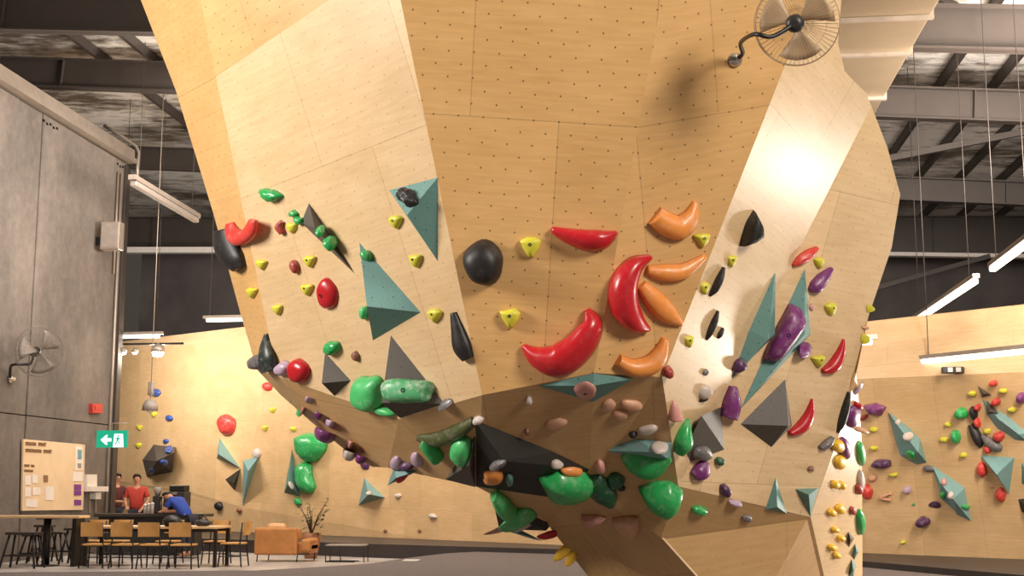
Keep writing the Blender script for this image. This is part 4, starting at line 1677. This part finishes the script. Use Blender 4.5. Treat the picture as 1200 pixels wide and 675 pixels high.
banana([(332, 259, 2.5), (329, 265, 4), (333, 273, 3)], .05, 'rust', 'small dull red hold left of a yellow jug, upper left face')
blob(347, 312, 4.5, 8, -15, .05, 'rust', 'small oval dull red hold between two yellow jugs')
blob(386, 344, 10.5, 18, -14, .065, 'red', 'round glossy red hold with bolt hole in the middle of the left face', lean=(-3, 0), hole=True)
blob(418, 417, 4, 6, -20, .04, 'brown', 'tiny brown hold left of the large charcoal volume')
banana([(264, 268, 7), (269, 286, 10), (277, 303, 10), (284, 314, 6)], .12, 'black', 'long dark grey hold jutting from the left rim of the boulder', surf=cast(278, 290))
blob(480, 233, 10, 9, 20, .08, 'black', 'rough black hold on the upper teal volume', irr=.25, rough=.012)
banana([(532, 366, 3), (537, 384, 6), (543, 405, 9), (550, 420, 6)], .07, 'black', 'long black pinch hold beside the vertical prow edge')
banana([(313, 391, 1.2), (314, 405, 4), (317, 420, 6.5), (320, 434, 6)], .10, 'slate', 'dark spike-shaped hold at the lower left corner of the boulder')
blob(304, 424, 8, 9, 0, .07, 'grey', 'round grey hold beside the dark spike at the lower left corner', surf=cast(308, 424))
blob(334, 431, 9, 8, 0, .08, 'lilac', 'pale lilac hold between the dark spike and a red hold')
blob(352, 434, 11, 15, -15, .085, 'red', 'red hold resting at the left end of the ledge')
blob(434, 460, 17, 21, 0, .12, 'bright_green', 'big bright green hold left of the large charcoal volume', sq=3, lean=(0, 2))
blob(449, 480, 16, 5, 22, .06, 'bright_green', 'thin green hold along the ledge rim below the big green one')
blob(478, 458, 31, 14, 4, .09, 'chalky_green', 'chalky green bar hold across the large charcoal volume', sq=4, hole=True)
blob(525, 471, 7, 4, -10, .04, 'grey', 'small grey hold at the right tip of the large charcoal volume', surf=cast(530, 462))
# tan ledge underside
blob(361, 465, 8, 4, 12, .05, 'lilac', 'small dark lilac hold, topmost on the tan ledge underside')
blob(356, 477, 8, 8, 0, .08, 'pink', 'pale red hold on the tan ledge underside')
blob(375, 484, 8, 5, 0, .06, 'purple', 'small purple hold in the middle of the tan ledge')
blob(389, 493, 9, 5, -20, .06, 'lilac', 'pale lilac hold above the large purple one on the tan ledge')
blob(383, 505, 14, 8, 12, .10, 'purple', 'large purple hold just above the green blob on the back wall')
blob(412, 517, 4, 6, 0, .06, 'pink', 'small pink hold above a white one at the ledge rim')
blob(411, 529, 9, 6, 0, .08, 'white', 'round white hold at the lower rim of the tan ledge')
blob(424, 534, 7, 6, 40, .07, 'purple', 'purple hold right of the white one at the ledge rim')
blob(428, 545, 6, 5, 40, .06, 'deep_purple', 'dark purple hold at the lowest tip of the tan ledge')
blob(337, 472, 6, 4, 45, .05, 'teal_hold', 'small dark teal hold on the lower rim of the tan ledge', surf=cast(342, 468))
blob(349, 485, 6, 4, 45, .05, 'green', 'small green hold on the lower rim of the tan ledge', surf=cast(354, 482))

# --- dark underside, left part
banana([(497, 514, 4), (505, 521, 5), (515, 533, 5), (519, 537, 2)], .10, 'green', 'dripping green hold hanging from the dark underside')
banana([(490, 512, 3), (515, 513, 8), (540, 503, 8), (556, 492, 5)], .07, 'olive', 'dull olive green arched hold on the dark underside')
blob(544, 525, 13, 16, -25, .12, 'bright_green', 'leaf-shaped bright green hold on the grey triangular volume')
blob(465, 542, 7, 8, 0, .04, 'lilac', 'left pale lilac hold on the dark underside')
blob(489, 538, 6, 9, -30, .04, 'lilac', 'right pale lilac hold on the dark underside')
blob(477, 545, 8, 4, 10, .05, 'deep_purple', 'dark purple hold between two lilac holds')
blob(474, 553, 6, 5, 20, .05, 'red', 'small red hold on the dark underside beside the teal wedge', surf=cast(480, 545))
blob(561, 491, 6, 4, 0, .05, 'white', 'small chalky hold at the top of the big black volume')
blob(620, 468, 4, 4, 0, .04, 'white', 'tiny white hold left of the flat teal kite')
blob(651, 496, 13, 7, -10, .035, 'peach', 'peach half-moon hold in the middle of the brown underside', lean=(0, -2))
blob(713, 474, 9, 6, -25, .03, 'peach', 'left one of three peach wedges under the teal kite')
blob(740, 474, 13, 6, 5, .04, 'peach', 'right one of three peach wedges under the teal kite')
blob(727, 485, 9, 6, 5, .035, 'peach', 'lowest of three peach wedges under the teal kite')
blob(686, 457, 13, 10, 0, .03, 'pink', 'round chalky pink hold on the flat teal kite', hole=True)
blob(759, 503, 13, 5, -8, .035, 'white', 'white slab hold on the brown underside near its right corner')
blob(742, 508, 5, 3, 0, .04, 'black', 'small black hold left of the white slab hold')
blob(618, 505, 4, 3, 20, .03, 'brown', 'tiny dark brown hold on the brown underside')
blob(773, 525, 11, 7, 0, .03, 'white', 'chalky white hold on the teal shelf volume')
banana([(731, 530, 5), (746, 539, 11), (766, 544, 11), (786, 534, 4)], .09, 'green', 'large curved green hold under the teal shelf volume', skew=.3, surf=cast(752, 548))
blob(775, 580, 27, 19, 10, .16, 'green', 'large green bowl-shaped hold above the lower right rim', poly=[(748, 570), (765, 562), (785, 562), (801, 574), (797, 590), (785, 600), (772, 596), (758, 588)], lean=(6, 4))
blob(819, 597, 9, 5, 5, .05, 'green', 'small green hold right of the green bowl-shaped hold')
blob(664, 569, 34, 16, -3, .14, 'green', 'large dark green slab hold under the black volume', poly=[(630, 560), (655, 552), (688, 553), (697, 562), (690, 574), (670, 583), (643, 584)], lean=(4, -2))
banana([(687, 555, 8), (700, 566, 14), (712, 580, 12), (717, 592, 5)], .10, 'dark_green', 'dark green hold in the shade between two large green ones')
blob(722, 562, 10, 9, 0, .06, 'dark_green', 'dull green hold below the curved green hold')
blob(578, 557, 12, 6, 0, .06, 'orange', 'orange bar hold on the big black volume', sq=4)
blob(584, 544, 10, 5, -20, .05, 'grey', 'pale grey hold above the orange bar')
blob(597, 560, 5, 6, 0, .05, 'teal_hold', 'small teal hold right of the orange bar')
blob(652, 544, 7, 6, 20, .04, 'white', 'chalky white hold on the right part of the black volume')
blob(670, 551, 13, 4, 0, .05, 'orange', 'thin orange wedge beside the chalky white hold')
blob(703, 545, 6, 7, 0, .06, 'pink', 'small pink hold at the lower tip of the brown underside')
blob(728, 571, 5, 3, 0, .03, 'black', 'tiny black hold between the large green holds')
blob(703, 608, 17, 7, 4, .07, 'pink', 'left one of two pale half-disc holds on the boulder foot', poly=[(681, 603), (700, 603), (712, 606), (704, 611), (690, 615), (684, 610)])
blob(734, 613, 18, 10, 10, .09, 'peach', 'right one of two pale half-disc holds on the boulder foot', poly=[(717, 607), (735, 604), (748, 606), (750, 620), (746, 627), (732, 620)])
banana([(578, 576, 5), (586, 585, 8), (596, 595, 8), (610, 608, 4)], .12, 'bright_green', 'long pale green hold at the left of the boulder foot', surf=cast(645, 605))
blob(615, 604, 15, 9, -5, .12, 'bright_green', 'bright green oval hold at the left of the boulder foot', surf=cast(645, 605))
blob(592, 615, 11, 4, 5, .05, 'pink', 'pale pinkish hold under the long pale green hold', surf=cast(645, 605))
blob(608, 616, 7, 4, 0, .05, 'white', 'white hold under the bright green oval hold', surf=cast(645, 605))
blob(647, 626, 6, 5, 0, .08, 'red', 'small red hold at the left rim of the boulder foot', surf=cast(662, 630))
blob(662, 645, 7, 5, 20, .08, 'amber', 'upper of two joined yellow holds at the foot rim', surf=cast(672, 640))
blob(671, 651, 6, 5, 10, .08, 'amber', 'lower of two joined yellow holds at the foot rim', surf=cast(676, 646))
blob(938, 644, 4, 3, 0, .03, 'rust', 'tiny dull red hold on the brown base face')
blob(875, 607, 6, 4, 0, .03, 'grey', 'small grey hold on the dark band over the base face')

# --- front face
blob(567, 307, 24, 26, 0, .16, 'black', 'big glossy black dome hold on the front face', irr=.08, lean=(1, 2), name='climbing_hold')
jug(622, 290, 13, 'yellow jug right of the big black dome on the front face')
jug(598, 373, 13, 'yellow jug below the big black dome on the front face')
banana([(647, 269, 4), (665, 276, 9), (690, 282, 13), (708, 280, 11), (723, 272, 2)], .12, 'red', 'red half-moon hold with flat top on the front face', 'large red crescent holds', skew=-.35)
banana([(613, 405, 3), (630, 418, 13), (655, 422, 20), (680, 405, 18), (694, 380, 13), (688, 362, 3)], .16, 'red', 'largest red crescent hold, curling upward above the underside lip', 'large red crescent holds', skew=-.3)
banana([(762, 301, 3), (742, 311, 11), (730, 333, 16), (731, 357, 17), (743, 375, 13), (760, 385, 3)], .16, 'red', 'red C-shaped hold standing upright beside orange holds', 'large red crescent holds', skew=.25)
banana([(766, 252, 12), (780, 262, 14), (795, 266, 14), (808, 254, 10), (814, 236, 3)], .09, 'orange', 'orange V-shaped chunk hold, topmost orange hold', 'large orange holds')
banana([(757, 316, 5), (778, 319, 10), (800, 317, 9), (826, 300, 3)], .07, 'orange', 'long orange banana hold right of the red C-shaped hold', 'large orange holds')
banana([(750, 333, 7), (764, 349, 12), (780, 366, 12), (798, 379, 4)], .08, 'orange', 'orange tongue hold emerging behind the red C-shaped hold', 'large orange holds')
banana([(723, 421, 7), (740, 430, 10), (760, 427, 11), (772, 414, 9), (779, 396, 4)], .09, 'orange', 'orange U-shaped hold just above the underside lip', 'large orange holds')
jug(822, 281, 10, 'yellow jug right below the orange V-shaped hold')
jug(824, 338, 8, 'yellow jug left of the upper thin black hold')
jug(856, 306, 8, 'yellow jug right of the long orange banana hold')
jug(806, 400, 8, 'yellow jug right of the orange U-shaped hold')
banana([(848, 313, 1.5), (842, 326, 4.5), (836, 338, 4.5), (830, 346, 2)], .06, 'black', 'upper thin black hold at the front right corner')
banana([(841, 364, 1.5), (836, 376, 4), (831, 388, 4), (827, 398, 1.5)], .05, 'black', 'lower thin black hold at the front right corner')
banana([(847, 384, 1.5), (843, 391, 3), (840, 396, 1.5)], .04, 'black', 'tiny black hold right of the lower thin black hold')
blob(781, 435, 7, 7, -30, .08, 'rust', 'small brownish red hold at the underside lip below the orange hold')
banana([(788, 466, 1), (789, 476, 5), (791, 490, 9)], .08, 'pink', 'pale red horn hold at the right corner of the underside')
blob(824, 459, 9, 9, 0, .05, 'white', 'chalky white hold on the lower right face', lean=(2, -2))
blob(823, 468, 7, 2.5, -10, .03, 'black', 'thin black hold under the chalky white hold')
blob(826, 436, 4, 4, 0, .03, 'grey', 'tiny grey hold above the chalky white hold')
banana([(806, 490, 1.5), (801, 503, 8), (798, 517, 11), (795, 531, 5)], .12, 'green', 'bright green horn hold at the corner of the underside', surf=cast(802, 500))
blob(822, 530, 11, 8, -10, .06, 'grey', 'chalky grey green hold on the charcoal block volume')
banana([(826, 540, 4), (820, 551, 9), (812, 558, 6)], .08, 'purple', 'purple crescent hold under the charcoal block volume')
blob(842, 540, 5, 5, 0, .05, 'dark_green', 'tiny green hold right under the charcoal block volume')
blob(848, 574, 5, 8, -15, .07, 'deep_purple', 'small purple hold near the lower rim of the right face')
blob(861, 588, 8, 3, 8, .05, 'lilac', 'thin lilac hold on the lower rim of the right face')
banana([(858, 452, 4), (856, 470, 9), (852, 488, 9)], .09, 'purple', 'tall purple horn hold left of the large charcoal diamond')

# --- right face
blob(878, 267, 13, 22, 8, .14, 'black', 'big black shield-shaped hold on the upper right face', poly=[(881, 245), (890, 262), (891, 276), (880, 284), (865, 289), (867, 275), (871, 258)])
banana([(957, 290, 2), (947, 297, 5), (937, 304, 5), (929, 311, 2)], .06, 'light_red', 'slim red hold above the teal spikes on the right face')
jug(959, 308, 7, 'small yellow jug right of the slim red hold')
jug(972, 362, 8, 'small yellow jug right of the big purple hold')
jug(958, 423, 8, 'small yellow jug left of the red crescent on the right face')
banana([(974, 314, 2), (963, 325, 6), (954, 336, 7), (948, 340, 3)], .07, 'purple', 'slim purple hold beside the tip of the right teal spike')
blob(922, 390, 24, 38, 30, .14, 'purple', 'big purple slab hold on the right teal spike', poly=[(925, 355), (937, 360), (946, 378), (930, 402), (912, 424), (893, 422), (897, 408), (912, 378)], sq=3, hole=True)
blob(866, 428, 9, 9, 0, .08, 'deep_purple', 'dark purple hold on the lower part of the left teal spike')
blob(943, 408, 8, 8, -35, .08, 'purple', 'purple hold peeking out right of the right teal spike', surf=cast(956, 402))
banana([(988, 397, 1), (983, 414, 4.5), (974, 429, 6), (963, 435, 3)], .07, 'red', 'upper slim red crescent on the right face', 'slim red crescents on the right face')
banana([(951, 467, 1), (947, 484, 4.5), (938, 499, 6), (924, 508, 3)], .07, 'red', 'lower slim red crescent right of the charcoal diamond', 'slim red crescents on the right face')
banana([(975, 512, 2), (968, 519, 4), (960, 525, 2.5)], .06, 'grey', 'slim silvery hold near the edge of the end face')
banana([(994, 459, 1.5), (990, 476, 3.5), (985, 494, 3.5), (981, 507, 1)], .05, 'black', 'long thin black hold along the right rim of the boulder', surf=cast(984, 480))
blob(950, 549, 4, 3, -20, .03, 'brown', 'tiny brown hold low on the right face')
blob(951, 360, 3, 4, 0, .02, 'pink', 'tiny pink hold right of the right teal spike')
for q in ((1019, 362, 4, 6, 'yellow', 'small yellow hold on the right rim of the boulder, upper of two', (1010, 362)), (1012, 398, 4, 7, 'yellow', 'small yellow hold on the right rim of the boulder, lower of two', (1004, 396)), (1014, 384, 4, 3, 'peach', 'small peach hold on the right rim between two yellow ones', (1008, 384))):
    blob(q[0], q[1], q[2], q[3], 0, .025, q[4], q[5], surf=cast(*q[6]), lim=1.6)

# --- bright end face
GA = 'amber holds on the bright end face'
for q in ((981, 522, 6, 8, 'amber', 'topmost amber hold on the bright end face'), (983, 541, 5.5, 9, 'amber', 'large amber hold, second from the top of the end face'),
          (977, 567, 4, 5, 'amber', 'amber hold on the end face, left one of the upper pair'), (985, 568, 3.5, 5, 'amber', 'amber hold on the end face, right one of the upper pair'),
          (973, 600, 4, 5, 'amber', 'amber hold on the end face, left one of the middle pair'), (983, 596, 5, 6, 'amber', 'amber hold on the end face, right one of the middle pair'),
          (977, 620, 3.5, 4, 'amber', 'single amber hold below the middle pair on the end face'), (984, 630, 3.5, 4, 'amber', 'amber hold left of the tiny charcoal volume'),
          (974, 641, 5, 4, 'amber', 'amber hold near the bottom of the end face, upper of two'), (979, 650, 3.5, 4, 'amber', 'lowest amber hold on the end face')):
    blob(q[0], q[1], q[2], q[3], 0, .05, q[4], q[5], GA, lim=2.5)
blob(988, 525, 5, 13, -8, .06, 'purple', 'purple oval hold beside the topmost amber hold', lim=2.2)
blob(998, 487, 6, 13, 15, .06, 'purple', 'large purple hold at the top corner of the end face', lim=2.2)
blob(1003, 475, 3, 5, 0, .06, 'red', 'small red hold behind the large purple one at the end face', lim=2)
blob(998, 598, 3.5, 5, 0, .04, 'rust', 'small maroon hold in the middle of the end face', lim=2)
blob(1004.5, 573, 3, 6, 0, .05, 'rust', 'small dark red hold at the right rim of the end face', lim=2)
blob(1007, 611, 4, 15, -3, .05, 'green', 'tall green hold at the right rim of the end face', lim=2.2)
blob(1007, 531, 3.5, 15, -5, .05, 'bright_green', 'pale green hold high on the right rim of the end face', lim=2.2)
blob(1007.5, 563, 3, 13, 0, .04, 'white', 'white hold on the right rim between two green ones', lim=2.2)
blob(1002, 455, 3.5, 8, 0, .06, 'lilac', 'pale lilac hold at the very top of the end face', surf=cast(1001, 470), lim=2.2)

# --- back left wall
GYL = 'small yellow holds on the back left wall'
blob(267, 498, 9.5, 13, 0, .22, 'light_red', 'big round red hold on the back left wall', lean=(0, -2))
for q in ((164, 501, 'upper of two yellow holds beside the exit sign on the back wall'), (163, 522, 'lower of two yellow holds beside the exit sign on the back wall'), (181, 486, 'yellow hold under the dome pendant lamp on the back wall'),
          (320, 481, 'yellow hold under the ledge tip on the back left wall, uppermost'), (311, 502, 'yellow hold on the back left wall, left one of the lower pair'), (344, 503, 'yellow hold on the back left wall above the green blobs')):
    jug(q[0], q[1], 3.6, q[2], 'yellow', GYL, h=.1)
blob(314, 453, 5.5, 5.5, 0, .10, 'light_red', 'small round red hold just under the ledge tip')
blob(183, 460, 6, 4.5, 10, .12, 'blue', 'bright blue hold right of the slim pendant lamp')
blob(199, 490, 4, 3.5, 0, .10, 'blue', 'small dark blue hold in the middle of the back left wall')
blob(195, 517, 3, 2.8, 0, .08, 'blue', 'tiny dark blue hold right above the grey box volume')
blob(198, 527, 5, 3.5, -20, .08, 'blue', 'blue hold on the upper edge of the grey box volume')
blob(192, 541, 5, 3, 10, .08, 'blue', 'blue hold on the front of the grey box volume')
blob(178, 552, 3.5, 3.5, 0, .06, 'blue', 'blue hold at the lower left of the grey box volume')
blob(257, 593, 4.5, 5, 0, .12, 'black', 'small black hold low on the back left wall, above the sofa')
blob(281, 598, 2.5, 3, 0, .08, 'brown', 'tiny brown hold right of the small black one')
blob(302, 531, 4, 6, 0, .12, 'white', 'chalky white hold at the top of the tall teal triangle')
blob(367, 524, 18, 19, 0, .38, 'green', 'big glossy green blob hold on the back wall, upper of two', poly=[(350, 512), (360, 507), (376, 508), (385, 516), (383, 528), (373, 541), (362, 542), (352, 531)])
blob(359, 561, 10, 20, -8, .30, 'green', 'big glossy green bean hold on the back wall, lower of two', poly=[(351, 545), (358, 540), (366, 543), (367, 558), (371, 570), (367, 579), (357, 577), (351, 565)])
blob(350, 588, 4, 5, -30, .10, 'green', 'small green hold under the tall narrow teal spike')
blob(467, 581, 3.5, 3, 0, .08, 'white', 'small white hold right of the teal pyramid volume')
blob(508, 605, 4.5, 3, 8, .10, 'white', 'white hold low on the back wall beside the boulder')
blob(452, 622, 2, 2, 0, .05, 'brown', 'tiny brown hold just above the dark mat, left one')
blob(492, 622, 2, 2, 0, .05, 'brown', 'tiny brown hold just above the dark mat, right one')
blob(432, 578, 3, 2, 0, .04, 'white', 'tiny white hold on the teal pyramid volume')
blob(341, 569, 2.5, 5, -30, .04, 'white', 'small chalky hold on the tall narrow teal spike')

# --- right wall
GYR = 'small yellow holds on the right wall'
for q in ((1024, 503, 4, 3, 'yellow hold beside the boulder rim on the right wall, upper of two'), (1025, 525, 4, 2.6, 'yellow hold beside the boulder rim on the right wall, lower of two'),
          (1048, 556, 4.5, 2.4, 'thin yellow hold below the dark purple bar on the right wall'), (1107, 515, 5, 3, 'yellow hold left of the lower green hold on the right wall'),
          (1112, 497, 4, 2.8, 'yellow hold left of the upper green hold on the right wall'), (1130, 533, 4, 3, 'yellow hold below the lower green hold on the right wall'),
          (1140, 461, 4.5, 3, 'yellow hold left of the curved teal volume tip'), (1176, 458, 4.5, 3, 'yellow hold between two red ones at the upper right'),
          (1187, 480, 5, 3, 'yellow hold near the right picture edge'), (1158, 505, 4, 3.5, 'yellow hold among black and red holds on the right wall'),
          (1059, 635, 2.5, 2, 'tiny yellow hold just above the right mat')):
    blob(q[0], q[1], q[2], q[3], 0, .09, 'yellow', q[4], GYR, sq=3)
GRR = 'small red holds on the right wall'
for q in ((1165, 449, 4, 4, 'red hold at the top right, above the curved teal volume'), (1168, 471, 5, 4.5, 'red hold right of the charcoal triangle volume'), (1147, 477, 3.5, 4, 'red hold right of the upper black triangle hold'),
          (1147, 495, 3.5, 6, 'tall red hold right of the long black hold'), (1172, 511, 7, 6, 'large red hold tucked under the curved teal volume'), (1159, 526, 4, 5, 'red hold below the black and white hold'),
          (1152, 550, 6, 9, 'red hold at the left edge of the big teal triangle'), (1174, 579, 6, 9, 'red hold below the big teal triangle'), (1017, 576, 6, 9, 'bright red hold right beside the boulder rim, low')):
    blob(q[0], q[1], q[2], q[3], -15, .14, 'light_red', q[4], GRR)
blob(1027, 480, 12, 7, 5, .22, 'purple', 'large purple hold at the top left of the right wall', poly=[(1015, 474), (1027, 472), (1039, 477), (1034, 486), (1022, 486)], lean=(0, -1))
blob(1034, 543, 11, 5, 2, .18, 'deep_purple', 'dark purple bar hold on the right wall', sq=3)
blob(1013, 489, 5, 3, -30, .08, 'rust', 'small reddish brown hold beside the boulder rim')
blob(1007, 503, 5, 3, 10, .08, 'peach', 'small peach hold touching the boulder rim on the right wall')
blob(1023, 560, 5, 4, -20, .10, 'peach', 'peach hold right of the white rim hold on the right wall')
blob(1064, 574, 4.5, 5, 0, .12, 'lilac', 'small lilac hold below the two long teal volumes')
banana([(1045, 578, 1.5), (1034, 583, 2.5), (1045, 586, 1.5)], .08, 'peach', 'pale peach arrow-like hold on the right wall')
blob(1083, 611, 7.5, 6.5, 0, .20, 'deep_purple', 'round dark purple hold low on the right wall')
blob(1071, 591, 2, 1.5, 0, .04, 'green', 'tiny green hold above the round dark purple one')
blob(1128, 484, 7, 7, 0, .20, 'green', 'upper round green hold on the right wall')
blob(1122, 511, 5, 8, -15, .18, 'green', 'lower green hold on the right wall')
blob(1142, 484, 4, 9, -15, .12, 'black', 'upper black triangle-like hold on the right wall')
banana([(1138, 497, 3), (1144, 507, 5.5), (1149, 518, 5), (1150, 524, 2)], .14, 'black', 'long black hold slanting down on the right wall')
banana([(1152, 510, 3), (1160, 517, 5.5), (1169, 523, 6), (1176, 525, 3)], .14, 'grey', 'black and white long hold below the yellow one, right wall')
blob(1198, 466, 5, 7, 0, .16, 'purple', 'purple hold cut by the right picture edge')
blob(1164, 570, 3, 2.5, 0, .06, 'peach', 'tiny peach hold between the red holds under the teal triangle')
blob(1095, 593, 7, 3, 10, .08, 'deep_purple', 'dark purple hold under the lower long teal volume', surf=cast(1090, 600))
blob(1052, 495, 3, 3, 0, .05, 'white', 'chalky hold near the upper tip of the upper long teal volume')
blob(1064, 512, 6, 5, 0, .07, 'white', 'chalky white hold in the middle of the upper long teal volume')
blob(1068, 533, 7, 4, 35, .06, 'green', 'green hold on the lower edge of the upper long teal volume')
blob(1089, 549, 7, 4, 15, .08, 'grey', 'grey hold linking the two long teal volumes')
blob(1106, 565, 3.5, 4, 0, .05, 'pink', 'pale pink hold on the lower long teal volume')
blob(1114, 581, 4, 4, 0, .06, 'white', 'white hold in the middle of the lower long teal volume')
blob(1105, 580, 3, 4, 0, .05, 'bright_green', 'pale green hold at the left edge of the lower long teal volume')
blob(1131, 594, 5, 3, 0, .05, 'green', 'green hold near the lower tip of the lower long teal volume')

# ------------------------------------------------------------------ light
def area(name, loc, target, size, energy, color=(1, .86, .70), size_y=None):
    d = bpy.data.lights.new(name, 'AREA')
    d.energy = energy
    d.color = color
    d.size = size
    if size_y:
        d.shape = 'RECTANGLE'
        d.size_y = size_y
    o = bpy.data.objects.new(name, d)
    COL.objects.link(o)
    o.location = loc
    o.rotation_euler = (Vector(target) - Vector(loc)).to_track_quat('-Z', 'Y').to_euler()
    return o


area('fill_light', (-8.5, 6.1, 5.3), (-2.2, 9, 3.0), 2.5, 850, (1, .94, .86))  # unseen area light, added to brighten the left faces
area('fill_light', (7.2, 1.0, 6.9), (.6, 9, 3.2), 2.6, 1230, (1, .92, .81))  # off-frame fill added from the right for the front faces
_p = on(928, 195, F6)
_d = (_p - CAM).normalized()
_r = _d - 2 * _d.dot(F6[1]) * F6[1]
print('glare lamp', _p + _r * 8.5, F6[1])
area('side_fill_light', _p + _r * 8.5, (1.6, 10.5, 2.2), .7, 120, (1, .92, .82))  # no fixture; added on the mirror ray to make the side face glare
area('side_fill_light', (4.3, 13.3, 1.2), (1.7, 11.6, 1.3), .5, 105, (1, .90, .78))  # added out of frame to brighten the end face
area('fill_light', (-8.5, 24.0, 9.4), (-8.5, 28, 0), 5.0, 800, (1, .93, .87))  # unseen overhead fill added for the cafe side
area('fill_light', (-7.5, 30.0, 7.2), (-8.0, 38, 2.5), 1.5, 210, (1, .90, .78), 7.0)  # added out of sight behind the boulder to wash the back left wall
area('fill_light', (-15.2, 34.0, 5.4), (-13.5, 40, 3.0), 1.6, 270, (1, .93, .87))  # unseen, added past the concrete wall's end to lighten the back left wall
area('fill_light', (6.2, 16.5, 6.8), (5.2, 24, 2.4), 1.0, 760, (1, .89, .76), 3.0)  # off-frame light added to brighten the right climbing wall
area('fill_light', (-4.5, 23.5, 6.4), (-6.5, 25.0, 11.5), 3.0, 1900, (1, .9, .8))  # upward fill for the left roof, added where the boulder hides it
area('fill_light', (8.6, 20.5, 6.3), (7.2, 22.0, 11.0), 3.0, 2700, (1, .9, .8))  # upward fill for the right roof, added out of frame
d = bpy.data.lights.new('spot_bulb', 'POINT')
d.energy = 330
d.color = (1, .88, .72)
d.shadow_soft_size = .2
o = bpy.data.objects.new('spot_bulb', d)
COL.objects.link(o)
o.location = at(185, 416, 33.2)
w = bpy.data.worlds.new('world')
w.use_nodes = True
w.node_tree.nodes['Background'].inputs[0].default_value = (1.0, .84, .68, 1)
w.node_tree.nodes['Background'].inputs[1].default_value = .06
SC.world = w
SC.view_settings.view_transform = 'Standard'
SC.view_settings.look = 'None'
SC.view_settings.exposure = 0.0
SC.view_settings.gamma = 1.0
SC.view_settings.use_curve_mapping = False
